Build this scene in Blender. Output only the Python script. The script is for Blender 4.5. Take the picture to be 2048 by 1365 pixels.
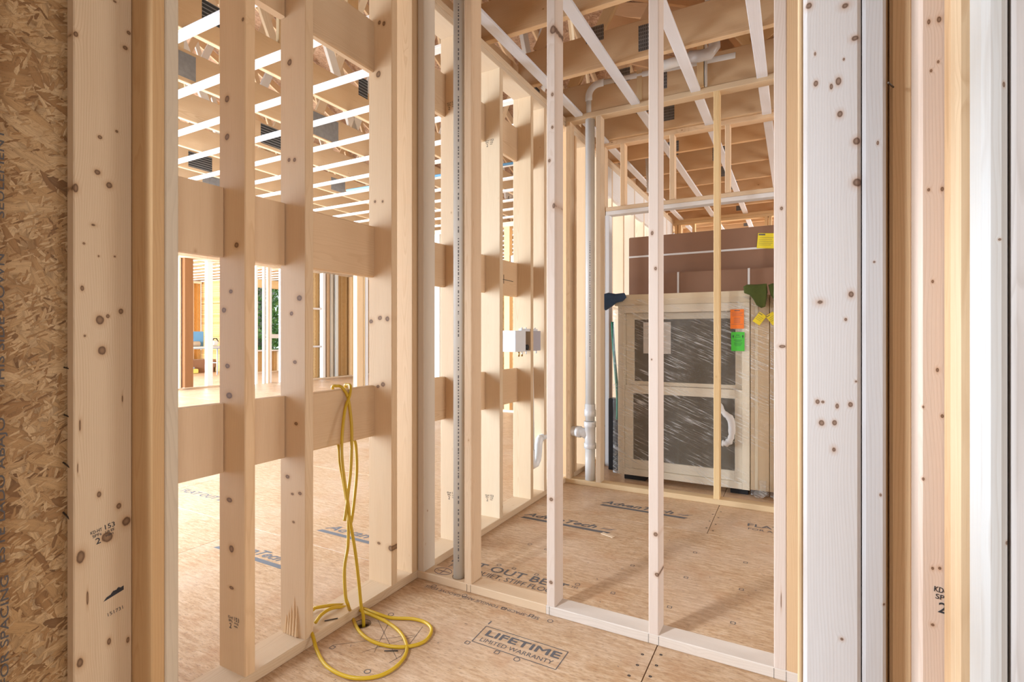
import bpy, bmesh, math, random
from mathutils import Vector, Matrix
random.seed(7)
for o in list(bpy.data.objects): bpy.data.objects.remove(o)
S = bpy.context.scene
COL = S.collection

# ------------------------------------------------------------------ camera, sky, lights, exposure
cam = bpy.data.cameras.new('camera'); cam_o = bpy.data.objects.new('camera', cam); COL.objects.link(cam_o)
cam_o.location = (0, 0, 1.17); cam_o.rotation_euler = (math.radians(90), 0, math.radians(28.53))
cam.sensor_width = 36; cam.lens = 36*1041/2048; cam.shift_y = -12.5/2048; cam.clip_start = 0.02; cam.clip_end = 200
S.camera = cam_o
S.view_settings.view_transform = 'Standard'; S.view_settings.look = 'None'
S.view_settings.gamma = 1; S.view_settings.use_curve_mapping = False
S.view_settings.exposure = -0.14
W = bpy.data.worlds.new('overcast_sky'); S.world = W; W.use_nodes = True
bg = W.node_tree.nodes['Background']; bg.inputs[0].default_value = (0.86, 0.93, 1.0, 1); bg.inputs[1].default_value = 2.2
def area(name, loc, target, sx, sy, power, color):
    l = bpy.data.lights.new(name, 'AREA'); l.shape = 'RECTANGLE'; l.size = sx; l.size_y = sy; l.energy = power; l.color = color
    o = bpy.data.objects.new(name, l); COL.objects.link(o); o.location = loc
    o.rotation_euler = (Vector(target)-Vector(loc)).to_track_quat('-Z', 'Y').to_euler()
    return o
# daylight by the entry window and the patio opening; the lamps after them are added fill
area('entry_window_daylight', (-1.86, -0.55, 2.0), (-0.35, 2.5, 0.0), 0.34, 0.5, 47, (0.80, 0.89, 1.0)).data.spread = math.radians(100)
area('patio_opening_daylight', (-5.0, 0.66, 1.25), (-4.8, 5.0, 0.9), 3.6, 2.2, 440, (0.66, 0.82, 1.0))
area('far_room_fill', (-11.5, 0.66, 1.35), (-11.0, 5.0, 1.0), 6.0, 2.2, 2400, (0.68, 0.84, 1.0))  # added fill for the far half of the big room, source unseen
area('far_floor_fill', (-16.5, 3.2, 1.5), (-8.0, 7.0, 0.3), 4.0, 2.2, 3200, (0.66, 0.82, 1.0))  # added fill to whiten the far floor, no window known here
area('hall_fill', (2.85, -1.7, 1.5), (-1.7, 0.75, 1.1), 1.7, 1.4, 68, (0.92, 0.96, 1.0))  # added fill from behind right, brightens the left-hand boards
area('side_room_fill', (2.85, 3.3, 1.5), (-1.0, 3.9, 1.0), 1.6, 1.4, 60, (0.95, 0.97, 1.0))  # added general fill for the small rooms, source unseen
area('rear_room_fill', (2.85, 10.0, 1.5), (-1.0, 9.0, 1.6), 3.0, 1.6, 420, (0.95, 0.97, 1.0))  # added fill to brighten the space beyond the header wall

# ------------------------------------------------------------------ node helper + materials
class NT:
    def __init__(s, name):
        s.m = bpy.data.materials.new(name); s.m.use_nodes = True; s.t = s.m.node_tree; s.t.nodes.clear()
        s.out = s.t.nodes.new('ShaderNodeOutputMaterial'); s.b = s.t.nodes.new('ShaderNodeBsdfPrincipled')
        s.t.links.new(s.b.outputs[0], s.out.inputs[0])
    def n(s, typ, **kw):
        nd = s.t.nodes.new('ShaderNode'+typ)
        for k, v in kw.items(): setattr(nd, k, v)
        return nd
    def set(s, sock, v):
        if hasattr(v, 'is_linked') or isinstance(v, bpy.types.NodeSocket): s.t.links.new(v, sock)
        elif isinstance(v, tuple) and len(v) == 3 and sock.type == 'RGBA': sock.default_value = (*v, 1)
        else: sock.default_value = v
    def math(s, op, a, b=0.0, c=None, clamp=False):
        nd = s.n('Math', operation=op); nd.use_clamp = clamp
        s.set(nd.inputs[0], a); s.set(nd.inputs[1], b)
        if c is not None: s.set(nd.inputs[2], c)
        return nd.outputs[0]
    def vec(s, op, a, b=(0, 0, 0)):
        nd = s.n('VectorMath', operation=op); s.set(nd.inputs[0], a); s.set(nd.inputs[1], b)
        return nd.outputs['Value'] if op in ('LENGTH', 'DISTANCE') else nd.outputs[0]
    def comb(s, x, y, z):
        nd = s.n('CombineXYZ')
        for i, v in enumerate((x, y, z)): s.set(nd.inputs[i], v)
        return nd.outputs[0]
    def sep(s, v):
        nd = s.n('SeparateXYZ'); s.set(nd.inputs[0], v); return nd.outputs
    def noise(s, v, scale, detail=2.0, rough=.5):
        nd = s.n('TexNoise'); s.set(nd.inputs['Vector'], v); nd.inputs['Scale'].default_value = scale
        nd.inputs['Detail'].default_value = detail; nd.inputs['Roughness'].default_value = rough
        return nd.outputs
    def voro(s, v, scale, feat='F1'):
        nd = s.n('TexVoronoi', feature=feat); s.set(nd.inputs['Vector'], v); nd.inputs['Scale'].default_value = scale
        return nd.outputs
    def ramp(s, f, stops, interp='LINEAR'):
        nd = s.n('ValToRGB'); s.set(nd.inputs[0], f); r = nd.color_ramp; r.interpolation = interp
        while len(r.elements) > 1: r.elements.remove(r.elements[-1])
        for i, (p, c) in enumerate(stops):
            e = r.elements[0] if i == 0 else r.elements.new(p)
            e.position = p; e.color = (*c, 1) if isinstance(c, tuple) else (c, c, c, 1)
        return nd.outputs[0]
    def mix(s, f, a, b, mode='MIX'):
        nd = s.n('Mix', data_type='RGBA', blend_type=mode); s.set(nd.inputs[0], f); s.set(nd.inputs[6], a); s.set(nd.inputs[7], b)
        return nd.outputs[2]
    def bump(s, h, strength=.2, dist=.002):
        nd = s.n('Bump'); nd.inputs['Strength'].default_value = strength; nd.inputs['Distance'].default_value = dist
        s.set(nd.inputs['Height'], h); s.set(s.b.inputs['Normal'], nd.outputs[0])
    def obj(s): return s.n('TexCoord').outputs['Object']

def plain(name, col, rough=.6, metal=0.0, noise=0.06, nscale=30, spec=.4):
    k = NT(name); v = k.noise(k.obj(), nscale, 3)[0]
    c = k.mix(k.math('MULTIPLY', v, noise*4, clamp=True), col, tuple(x*.6 for x in col))
    k.set(k.b.inputs['Base Color'], c); k.b.inputs['Roughness'].default_value = rough; k.b.inputs['Metallic'].default_value = metal
    k.b.inputs['Specular IOR Level'].default_value = spec
    return k.m

def lumber(name, early=(.70, .53, .355), late=(.52, .335, .19), knots=None, axis=0, rough=.62, knotty=1.0):
    """sawn spruce: growth rings round an off-centre pith, fibres along the board's local Z, knots with halo"""
    k = NT(name); p = k.obj(); oi = k.n('ObjectInfo'); rnd = oi.outputs['Random']
    off = k.comb(k.math('MULTIPLY', rnd, 17.3), k.math('MULTIPLY', rnd, 31.7), k.math('MULTIPLY', rnd, 53.1))
    q = k.vec('ADD', p, off)
    v = k.voro(k.vec('MULTIPLY', q, (7.0, 7.0, 4.6)), 1.0)
    dk = v['Distance']
    size = k.math('MULTIPLY_ADD', k.sep(v['Color'])[0], .060, .030)
    kd = k.math('DIVIDE', dk, size)
    if knots:
        sx = k.sep(p)
        for (a, z, ra, rz, st) in knots:
            ea = k.math('DIVIDE', k.math('SUBTRACT', sx[axis], a), max(ra, .0012)*.80)
            ez = k.math('DIVIDE', k.math('SUBTRACT', sx[2], z), max(rz, .0012)*.80)
            e = k.math('SQRT', k.math('ADD', k.math('MULTIPLY', ea, ea), k.math('MULTIPLY', ez, ez)))
            e = k.math('ADD', e, (1-st)*.75)
            try: kdh = k.math('MINIMUM', kdh, e)
            except NameError: kdh = e
        kd = kdh
    kn = k.noise(k.vec('MULTIPLY', q, (70, 70, 40)), 1.0, 2)[0]; kd = k.math('ADD', kd, k.math('MULTIPLY', k.math('SUBTRACT', kn, .5), .55 if knots else .22))
    s3 = k.sep(p)
    w1 = k.noise(k.vec('MULTIPLY', q, (4, 4, .8)), 1.0, 3)[0]
    w2 = k.noise(k.vec('MULTIPLY', q, (28, 28, 3)), 1.0, 2)[0]
    fall = k.math('POWER', 2.718, k.math('MULTIPLY', k.math('MULTIPLY', kd, kd), -.16))
    ax = k.math('MULTIPLY_ADD', rnd, .16, -.05); ay = k.math('MULTIPLY_ADD', k.math('FRACT', k.math('MULTIPLY', rnd, 7.13)), .14, -.10)
    rx = k.math('SUBTRACT', s3[0], ax); ry = k.math('SUBTRACT', s3[1], ay)
    r = k.math('SQRT', k.math('ADD', k.math('MULTIPLY', rx, rx), k.math('MULTIPLY', ry, ry)))
    r = k.math('ADD', r, k.math('MULTIPLY', w1, .085)); r = k.math('MULTIPLY_ADD', s3[2], k.math('MULTIPLY_ADD', k.math('FRACT', k.math('MULTIPLY', rnd, 3.7)), .018, -.009), r); r = k.math('MULTIPLY_ADD', w2, .004, r); r = k.math('MULTIPLY_ADD', fall, .006, r)
    ring = k.math('FRACT', k.math('MULTIPLY', r, 215.0)); amp = k.noise(k.vec('MULTIPLY', q, (14, 14, 1.0)), 1.0, 2)[0]
    late_f = k.ramp(ring, [(0, .0), (.55, .16), (.86, .75), (.96, .35), (1, 0)])
    fib = k.noise(k.vec('MULTIPLY', q, (420, 420, 9)), 1.0, 2)[0]
    blot = k.noise(k.vec('MULTIPLY', q, (9, 9, 1.4)), 1.0, 3)[0]
    c = k.mix(k.math('MULTIPLY', k.math('MULTIPLY', late_f, k.math('SUBTRACT', amp, .18, clamp=True)), 1.35, clamp=True), early, late)
    c = k.mix(k.math('MULTIPLY', k.math('SUBTRACT', blot, .45, clamp=True), .9, clamp=True), c, (early[0]*.86, early[1]*.76, early[2]*.66))
    c = k.mix(k.math('MULTIPLY', k.math('SUBTRACT', fib, .5, clamp=True), .8, clamp=True), c, late)
    halo = k.ramp(kd, [(0, 1.0), (.20, .95), (.55, .32), (1.0, 0)]) if not knots else k.ramp(k.math('MULTIPLY', kd, .4), [(0, 1.0), (.40, .8), (.62, .30), (1.0, 0)])
    c = k.mix(k.math('MULTIPLY', halo, .65*knotty), c, (.40, .19, .065))
    core = k.ramp(kd, [(0, .55), (.10, .75), (.20, 1.0), (.32, 0)]) if not knots else k.ramp(k.math('MULTIPLY', kd, .4), [(0, .55), (.20, .7), (.36, 1.0), (.46, 0)])
    c = k.mix(k.math('MULTIPLY', core, .85*knotty), c, (.075, .030, .013))
    c = k.mix(1.0, c, oi.outputs['Color'], 'MULTIPLY')
    k.set(k.b.inputs['Base Color'], c); k.b.inputs['Roughness'].default_value = rough; k.b.inputs['Specular IOR Level'].default_value = .3
    k.bump(k.math('ADD', k.math('MULTIPLY', fib, .6), k.math('MULTIPLY', late_f, .3)), .25, .0012)
    return k.m

def osb(name, scale=1.0, plane='YZ', tones=((.52, .34, .165), (.34, .185, .075), (.66, .49, .29), (.17, .085, .035)), fine=1.0):
    """strand board: layers of overlapping flakes at their own angles, ragged edges, fines between them"""
    k = NT(name); p = k.obj(); s3 = k.sep(p)
    a, b = {'YZ': (s3[1], s3[2]), 'XY': (s3[0], s3[1]), 'XZ': (s3[0], s3[2])}[plane]
    w = k.sep(k.noise(p, 22*scale, 3)['Color']); w2 = k.sep(k.noise(p, 90*scale, 2)['Color'])
    a = k.math('MULTIPLY_ADD', w[0], .009/scale, a); b = k.math('MULTIPLY_ADD', w[1], .009/scale, b)
    a = k.math('MULTIPLY_ADD', w2[0], .005/scale, a); b = k.math('MULTIPLY_ADD', w2[1], .005/scale, b)
    base = None; hsum = None
    L = ((0.2, 44, 10, .0), (1.35, 80, 17, .45), (2.35, 38, 9, .55), (0.75, 100, 22, .58), (1.75, 33, 8, .70), (2.9, 120, 28, .55), (0.4, 52, 11, .74), (1.1, 38, 9, .78), (2.1, 200, 42, .66))
    for i, (ang, sx, sy, cut) in enumerate(L):
        sx *= scale; sy *= scale
        ca, sa = math.cos(ang), math.sin(ang)
        u = k.math('ADD', k.math('MULTIPLY', a, ca), k.math('MULTIPLY', b, sa)); vv = k.math('SUBTRACT', k.math('MULTIPLY', b, ca), k.math('MULTIPLY', a, sa))
        vo = k.voro(k.comb(k.math('MULTIPLY', u, sx), k.math('MULTIPLY', vv, sy), i*7.7), 1.0); cc = k.sep(vo['Color'])
        fib = k.noise(k.comb(k.math('MULTIPLY', u, 900*scale), k.math('MULTIPLY', vv, 30*scale), i*3.1), 1.0, 3)[0]
        tone = k.ramp(cc[0], [(0, tones[3]), (.12, tones[1]), (.5, tones[0]), (1, tones[2])])
        tone = k.mix(k.math('MULTIPLY', k.math('SUBTRACT', fib, .42, clamp=True), 2.2, clamp=True), tone, tuple(x*.5 for x in tones[0]))
        edge = k.ramp(vo['Distance'], [(0, 0.0), (.42, 0.0), (.60, 1.0)])
        tone = k.mix(k.math('MULTIPLY', edge, .40), tone, (.10, .052, .022))
        if base is None: base = tone; hsum = cc[1]
        else:
            mask = k.math('MULTIPLY', k.math('GREATER_THAN', cc[2], cut), k.math('LESS_THAN', vo['Distance'], .58))
            base = k.mix(mask, base, tone)
            nd = k.n('Mix', data_type='FLOAT'); k.set(nd.inputs[0], mask); k.set(nd.inputs[2], hsum); k.set(nd.inputs[3], cc[1]); hsum = nd.outputs[0]
    chip = k.noise(k.comb(k.math('MULTIPLY', a, 260*scale), k.math('MULTIPLY', b, 150*scale), 0.0), 1.0, 4, .7)[0]
    base = k.mix(k.math('MULTIPLY', k.math('SUBTRACT', chip, .60, clamp=True), 6.0*fine, clamp=True), base, (.085, .042, .018))
    oi = k.n('ObjectInfo'); base = k.mix(1.0, base, oi.outputs['Color'], 'MULTIPLY')
    k.set(k.b.inputs['Base Color'], base); k.b.inputs['Roughness'].default_value = .6; k.b.inputs['Specular IOR Level'].default_value = .3
    k.bump(k.math('ADD', hsum, k.math('MULTIPLY', chip, .5)), .5, .002)
    return k.m

def subfloor():
    k = NT('subfloor_board'); p = k.obj(); oi = k.n('ObjectInfo'); rnd = oi.outputs['Random']
    q = k.vec('ADD', p, k.comb(k.math('MULTIPLY', rnd, 13.), k.math('MULTIPLY', rnd, 29.), 0.0))
    n1 = k.noise(k.vec('MULTIPLY', q, (13, 62, 1)), 1.0, 5, .68)[0]
    n2 = k.noise(k.vec('MULTIPLY', q, (45, 260, 1)), 1.0, 4, .6)[0]
    n3 = k.noise(q, 2.2, 3)[0]
    vo = k.voro(k.vec('MULTIPLY', q, (24, 90, 1)), 1.0); cc = k.sep(vo['Color'])
    c = k.ramp(n1, [(0.25, (.35, .19, .095)), (.44, (.53, .34, .19)), (.58, (.64, .45, .285)), (.80, (.70, .54, .38))])
    c = k.mix(k.math('MULTIPLY', cc[0], .40), c, (.40, .21, .095))
    c = k.mix(k.math('MULTIPLY', k.math('SUBTRACT', n2, .54, clamp=True), 5.0, clamp=True), c, (.17, .085, .04))
    c = k.mix(k.math('MULTIPLY', k.math('SUBTRACT', n3, .45, clamp=True), 1.3, clamp=True), c, (.68, .52, .40))
    n5 = k.noise(k.vec('MULTIPLY', q, (34, 95, 1)), 1.0, 5, .75)[0]; c = k.mix(k.math('MULTIPLY', k.math('SUBTRACT', n5, .60, clamp=True), 5.0, clamp=True), c, (.22, .115, .055))
    st = k.noise(q, 5.0, 3)[0]; c = k.mix(k.math('MULTIPLY', k.math('SUBTRACT', st, .55, clamp=True), 2.6, clamp=True), c, (.44, .21, .09))
    k.set(k.b.inputs['Base Color'], c); k.b.inputs['Roughness'].default_value = .42; k.b.inputs['Specular IOR Level'].default_value = .5
    k.bump(n2, .12, .001)
    return k.m

def gusset_mat():
    k = NT('toothed_galvanised_plate'); s3 = k.sep(k.obj())
    fx = k.math('FRACT', k.math('MULTIPLY', s3[0], 90.)); fz = k.math('FRACT', k.math('MULTIPLY', s3[2], 42.))
    fx2 = k.math('LESS_THAN', k.math('ABSOLUTE', k.math('SUBTRACT', fx, .5)), .22); fz2 = k.math('LESS_THAN', k.math('ABSOLUTE', k.math('SUBTRACT', fz, .5)), .36)
    slot = k.math('MULTIPLY', fx2, fz2)
    n = k.noise(k.obj(), 30, 3)[0]
    c = k.mix(n, (.20, .20, .20), (.36, .36, .36)); c = k.mix(slot, c, (.05, .05, .05))
    k.set(k.b.inputs['Base Color'], c); k.b.inputs['Metallic'].default_value = .55; k.b.inputs['Roughness'].default_value = .5
    k.bump(k.math('SUBTRACT', 1.0, slot), .5, .002)
    return k.m

def film_mat():
    k = NT('stretch_film'); s3 = k.sep(k.obj())
    u = k.math('ADD', k.math('MULTIPLY', s3[0], .42), s3[2]); vv = k.math('SUBTRACT', s3[0], k.math('MULTIPLY', s3[2], .42))
    n = k.noise(k.comb(k.math('MULTIPLY', u, -70.), k.math('MULTIPLY', vv, 4.), s3[1]), 1.0, 4, .7)[0]
    n2 = k.noise(k.obj(), 5.0, 3)[0]
    line = k.math('MULTIPLY', k.math('SUBTRACT', n, .50, clamp=True), 5.5, clamp=True)
    line = k.math('MULTIPLY', line, k.math('MULTIPLY', k.math('SUBTRACT', n2, .40, clamp=True), 4.0, clamp=True))
    f = k.math('MULTIPLY_ADD', line, .75, .09, clamp=True)
    tr = k.n('BsdfTransparent'); tr.inputs[0].default_value = (.97, .96, .94, 1)
    mx = k.n('MixShader'); k.set(mx.inputs[0], f); k.t.links.new(tr.outputs[0], mx.inputs[1]); k.t.links.new(k.b.outputs[0], mx.inputs[2])
    k.t.links.new(mx.outputs[0], k.out.inputs[0])
    k.b.inputs['Base Color'].default_value = (.82, .80, .77, 1); k.b.inputs['Roughness'].default_value = .22; k.b.inputs['Specular IOR Level'].default_value = .6
    k.bump(n, .6, .004)
    return k.m

def pane_mat():
    k = NT('window_glass'); k.b.inputs['Base Color'].default_value = (.17, .13, .07, 1); k.b.inputs['Roughness'].default_value = .16
    k.b.inputs['Specular IOR Level'].default_value = .25
    tr = k.n('BsdfTransparent'); tr.inputs[0].default_value = (.55, .55, .50, 1)
    mx = k.n('MixShader'); mx.inputs[0].default_value = .45; k.t.links.new(tr.outputs[0], mx.inputs[1]); k.t.links.new(k.b.outputs[0], mx.inputs[2])
    k.t.links.new(mx.outputs[0], k.out.inputs[0])
    return k.m

def leaf_mat():
    k = NT('leaf'); v = k.noise(k.obj(), 3.0, 4)[0]
    c = k.ramp(v, [(.3, (.03, .09, .02)), (.5, (.10, .26, .05)), (.7, (.30, .48, .14))])
    k.set(k.b.inputs['Base Color'], c); k.b.inputs['Roughness'].default_value = .55
    return k.m

D_flat = [(0.06, 2.069, 0.006, 0.004, 1.0), (0.078, 2.096, 0.004, 0.003, 1.0), (0.096, 2.078, 0.007, 0.005, 0.6), (0.131, 2.007, 0.006, 0.006, 1.0), (0.122, 1.959, 0.01, 0.009, 0.6), (0.101, 1.711, 0.005, 0.005, 0.8), (0.06, 1.681, 0.006, 0.006, 1.0), (0.054, 1.582, 0.009, 0.009, 0.9), (0.082, 1.553, 0.01, 0.011, 0.9), (0.045, 1.434, 0.01, 0.007, 0.4), (0.019, 1.258, 0.005, 0.008, 1.0), (0.06, 1.173, 0.011, 0.015, 1.0), (0.065, 1.088, 0.011, 0.015, 1.0), (0.079, 1.184, 0.005, 0.006, 1.0), (0.111, 1.199, 0.007, 0.009, 1.0), (0.014, 0.887, 0.003, 0.02, 0.8), (0.058, 0.689, 0.006, 0.01, 1.0), (0.106, 0.643, 0.007, 0.01, 1.0), (0.125, 0.593, 0.017, 0.02, 0.6), (0.078, 0.564, 0.016, 0.016, 1.0), (0.016, 0.531, 0.012, 0.022, 0.9), (0.031, 0.413, 0.003, 0.023, 0.9), (0.082, 0.269, 0.006, 0.012, 1.0), (0.129, 0.249, 0.005, 0.01, 1.0), (0.014, 0.246, 0.011, 0.018, 0.7), (0.005, 1.939, 0.007, 0.01, 0.8), (0.005, 1.526, 0.007, 0.015, 0.9), (0.023, 1.38, 0.004, 0.004, 0.8), (0.096, 1.354, 0.004, 0.004, 0.7), (0.057, 1.35, 0.003, 0.004, 0.7), (0.025, 1.129, 0.004, 0.005, 0.7), (0.115, 0.948, 0.003, 0.018, 0.5), (0.009, 0.773, 0.002, 0.019, 0.7)]
D_A = [(0.0194, 1.625, 0.004, 0.006, 1.0), (0.0434, 1.614, 0.003, 0.006, 1.0), (0.0544, 1.621, 0.005, 0.008, 1.0), (0.0564, 1.562, 0.006, 0.008, 0.8), (0.0624, 1.658, 0.002, 0.003, 1.0), (0.0794, 1.691, 0.008, 0.007, 0.7), (0.0814, 1.51, 0.007, 0.008, 0.8), (0.0824, 1.437, 0.009, 0.01, 0.8), (0.0184, 1.679, 0.002, 0.004, 1.0), (0.0734, 1.241, 0.006, 0.008, 0.7), (0.0264, 1.229, 0.01, 0.008, 0.35), (0.0654, 1.197, 0.003, 0.004, 0.8), (0.0224, 1.049, 0.004, 0.005, 1.0), (0.0304, 1.049, 0.003, 0.003, 1.0), (0.0524, 1.043, 0.003, 0.005, 1.0), (0.0724, 1.047, 0.004, 0.005, 1.0), (0.0284, 1.011, 0.005, 0.006, 1.0), (0.0484, 1.013, 0.004, 0.005, 1.0), (0.0474, 0.965, 0.006, 0.008, 0.4), (0.0594, 0.63, 0.005, 0.005, 0.35), (0.0804, 1.088, 0.003, 0.003, 0.6), (0.0644, 1.752, 0.01, 0.009, 0.5), (0.0084, 1.769, 0.007, 0.008, 0.8)]
D_A2 = [(0.022, 1.501, 0.002, 0.004, 1.0), (0.017, 1.296, 0.002, 0.002, 1.0), (0.026, 0.894, 0.002, 0.003, 1.0), (0.031, 0.706, 0.003, 0.003, 0.6)]
D_C = [(0.0124, 1.671, 0.003, 0.006, 0.7), (0.0254, 1.671, 0.004, 0.007, 0.7), (0.0244, 1.604, 0.002, 0.003, 1.0), (0.0154, 1.592, 0.002, 0.003, 1.0), (0.0124, 1.402, 0.003, 0.004, 0.7), (0.0294, 1.401, 0.003, 0.005, 0.7), (0.0234, 1.114, 0.003, 0.005, 0.7), (0.0054, 1.054, 0.002, 0.003, 0.7), (0.0294, 1.041, 0.003, 0.004, 0.7), (0.0174, 1.255, 0.002, 0.003, 1.0), (0.0054, 0.938, 0.002, 0.003, 1.0), (0.0174, 0.797, 0.003, 0.004, 0.5), (0.0264, 0.799, 0.004, 0.005, 0.4), (0.0174, 0.707, 0.004, 0.004, 0.45)]
D_P4 = [(0.027, 0.379, 0.009, 0.009, 1.0), (0.032, 0.228, 0.009, 0.009, 1.0), (0.014, 1.516, 0.006, 0.009, 1.0), (0.027, 1.381, 0.006, 0.008, 1.0), (0.012, 1.038, 0.003, 0.004, 1.0)]
D_P5 = [(0.026, 1.092, 0.012, 0.006, 1.0), (0.022, 0.232, 0.002, 0.037, 0.8), (0.023, 1.559, 0.005, 0.007, 1.0)]
D_P3 = [(0.028, 2.4, 0.016, 0.023, 0.9), (0.026, 2.131, 0.006, 0.009, 1.0), (0.026, 1.995, 0.006, 0.008, 1.0), (0.012, 1.858, 0.007, 0.008, 1.0), (0.021, 0.446, 0.01, 0.009, 1.0), (0.019, 0.1, 0.009, 0.008, 1.0), (0.032, 1.668, 0.009, 0.017, 0.6)]
D_s2 = [(0.044, 1.931, 0.013, 0.013, 1.0), (0.044, 1.803, 0.013, 0.012, 1.0), (0.095, 1.432, 0.013, 0.01, 1.0), (0.065, 1.278, 0.011, 0.008, 1.0), (0.027, 1.216, 0.014, 0.01, 1.0), (0.046, 1.026, 0.014, 0.009, 1.0), (0.057, 0.927, 0.022, 0.014, 0.8), (0.057, 0.574, 0.017, 0.009, 1.0), (0.068, 0.411, 0.016, 0.015, 0.9), (0.068, 0.28, 0.014, 0.006, 1.0), (0.129, 2.176, 0.007, 0.007, 1.0)]
D_s3 = [(0.053, 2.164, 0.014, 0.014, 1.0), (0.05, 1.795, 0.011, 0.01, 0.8), (0.081, 1.79, 0.011, 0.01, 0.8), (0.108, 1.269, 0.019, 0.015, 0.8), (0.041, 0.593, 0.017, 0.011, 0.7), (0.111, 0.539, 0.013, 0.008, 0.8), (0.069, 0.531, 0.009, 0.005, 1.0), (0.075, 0.426, 0.008, 0.005, 1.0), (0.064, 1.212, 0.011, 0.009, 1.0), (0.083, 1.029, 0.011, 0.008, 1.0), (0.089, 0.798, 0.011, 0.007, 1.0)]
D_s4 = [(0.06, 2.325, 0.016, 0.017, 1.0), (0.093, 2.547, 0.012, 0.014, 0.8), (0.066, 2.559, 0.01, 0.011, 1.0), (0.039, 1.744, 0.009, 0.009, 0.7), (0.085, 1.739, 0.008, 0.009, 0.7), (0.069, 1.209, 0.013, 0.011, 1.0), (0.114, 1.204, 0.018, 0.016, 0.7), (0.015, 1.193, 0.018, 0.016, 0.6), (0.057, 0.895, 0.012, 0.009, 0.8), (0.088, 0.906, 0.014, 0.012, 1.0), (0.135, 0.168, 0.02, 0.014, 1.0), (0.063, 0.178, 0.013, 0.008, 0.8)]
D_hole = (-1.536, 1.56, 0.0)
D_hose_drop = [(-1.688, 1.593, 0.951), (-1.688, 1.608, 0.94), (-1.687, 1.625, 0.907), (-1.677, 1.63, 0.844), (-1.666, 1.628, 0.777), (-1.654, 1.617, 0.704), (-1.637, 1.595, 0.605), (-1.622, 1.567, 0.521), (-1.609, 1.543, 0.455), (-1.602, 1.527, 0.416)]
D_hose_drop2 = [(-1.688, 1.665, 0.95), (-1.688, 1.65, 0.936), (-1.687, 1.63, 0.906), (-1.679, 1.599, 0.857), (-1.666, 1.573, 0.786), (-1.654, 1.556, 0.715), (-1.643, 1.548, 0.652), (-1.629, 1.547, 0.571), (-1.615, 1.551, 0.489), (-1.603, 1.551, 0.417), (-1.591, 1.556, 0.344), (-1.58, 1.559, 0.28), (-1.56, 1.558, 0.166), (-1.545, 1.555, 0.079), (-1.536, 1.56, 0.02), (-1.536, 1.56, -0.12)]
D_hose_back = [(-1.714, 1.601, 0.691), (-1.698, 1.593, 0.627), (-1.677, 1.594, 0.543), (-1.648, 1.59, 0.435), (-1.634, 1.579, 0.384), (-1.611, 1.554, 0.304), (-1.587, 1.513, 0.233), (-1.559, 1.491, 0.141), (-1.549, 1.494, 0.106), (-1.623, 1.583, 0.008), (-1.498, 1.505, 0.008), (-1.391, 1.479, 0.008), (-1.29, 1.501, 0.008), (-1.234, 1.564, 0.008), (-1.25, 1.64, 0.008), (-1.3, 1.676, 0.008), (-1.369, 1.676, 0.008), (-1.455, 1.639, 0.008), (-1.51, 1.619, 0.02), (-1.587, 1.621, 0.02), (-1.659, 1.615, 0.02), (-1.681, 1.537, 0.05), (-1.729, 1.487, 0.05)]
D_hose_ring = [(-1.723, 1.473, 0.05), (-1.736, 1.443, 0.047), (-1.665, 1.389, 0.047), (-1.596, 1.36, 0.047), (-1.537, 1.335, 0.008), (-1.432, 1.29, 0.008), (-1.323, 1.288, 0.008), (-1.246, 1.336, 0.008), (-1.226, 1.416, 0.008), (-1.258, 1.502, 0.008), (-1.344, 1.571, 0.008), (-1.451, 1.607, 0.008), (-1.54, 1.598, 0.022), (-1.631, 1.601, 0.022), (-1.659, 1.529, 0.05), (-1.665, 1.471, 0.05), (-1.639, 1.415, 0.05)]
D_hose_side = [(-1.715, 1.697, 0.693), (-1.71, 1.699, 0.653), (-1.688, 1.68, 0.57), (-1.663, 1.643, 0.475), (-1.639, 1.603, 0.395), (-1.633, 1.588, 0.378)]

M = {}
M['wood'] = lumber('spruce_lumber')
M['wood_flat'] = lumber('spruce_flat_stud', knots=D_flat, axis=1)
M['wood_A'] = lumber('neutral_flat_stud', early=(.605, .585, .565), late=(.50, .46, .42), knots=D_A, axis=0)  # this stud and the next: greyer and less yellow than plain lumber
M['wood_A2'] = lumber('neutral_edge_stud', early=(.605, .585, .565), late=(.46, .40, .35), knots=D_A2, axis=0)
M['wood_C'] = lumber('pinkish_stud', early=(.68, .56, .46), late=(.52, .39, .29), knots=D_C, axis=0)
for nm in ('P3', 'P4', 'P5'): M['wood_'+nm] = lumber('partition_stud_'+nm, early=(.69, .58, .48), late=(.54, .41, .30), knots=globals()['D_'+nm], axis=0)
for nm in ('s2', 's3', 's4'): M['wood_'+nm] = lumber('chase_stud_'+nm, knots=globals()['D_'+nm], axis=0)
M['pale'] = lumber('bleached_strapping', early=(.74, .71, .68), late=(.64, .60, .56), knotty=.6)
M['grey'] = lumber('greyed_lumber', early=(.64, .59, .52), late=(.48, .42, .35))
M['gold'] = lumber('yellow_pine', early=(.70, .50, .28), late=(.53, .32, .14))
M['timber'] = lumber('brown_timber', early=(.42, .20, .08), late=(.22, .09, .035))
M['osb'] = osb('strand_board')
M['osb_far'] = osb('strand_board_wall', .6, tones=((.62, .36, .13), (.48, .25, .08), (.68, .44, .20), (.34, .17, .05)))
M['osb_roof'] = osb('strand_board_roof', .45, 'XY', tones=((.50, .30, .18), (.38, .21, .12), (.58, .38, .25), (.26, .13, .07)))
M['floor'] = subfloor()
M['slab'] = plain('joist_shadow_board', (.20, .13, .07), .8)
M['ink'] = plain('black_stamp_ink', (.035, .035, .04), .7, noise=.02)
M['ink_soft'] = plain('worn_stamp_ink', (.13, .12, .12), .7, noise=.15, nscale=60)
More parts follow.
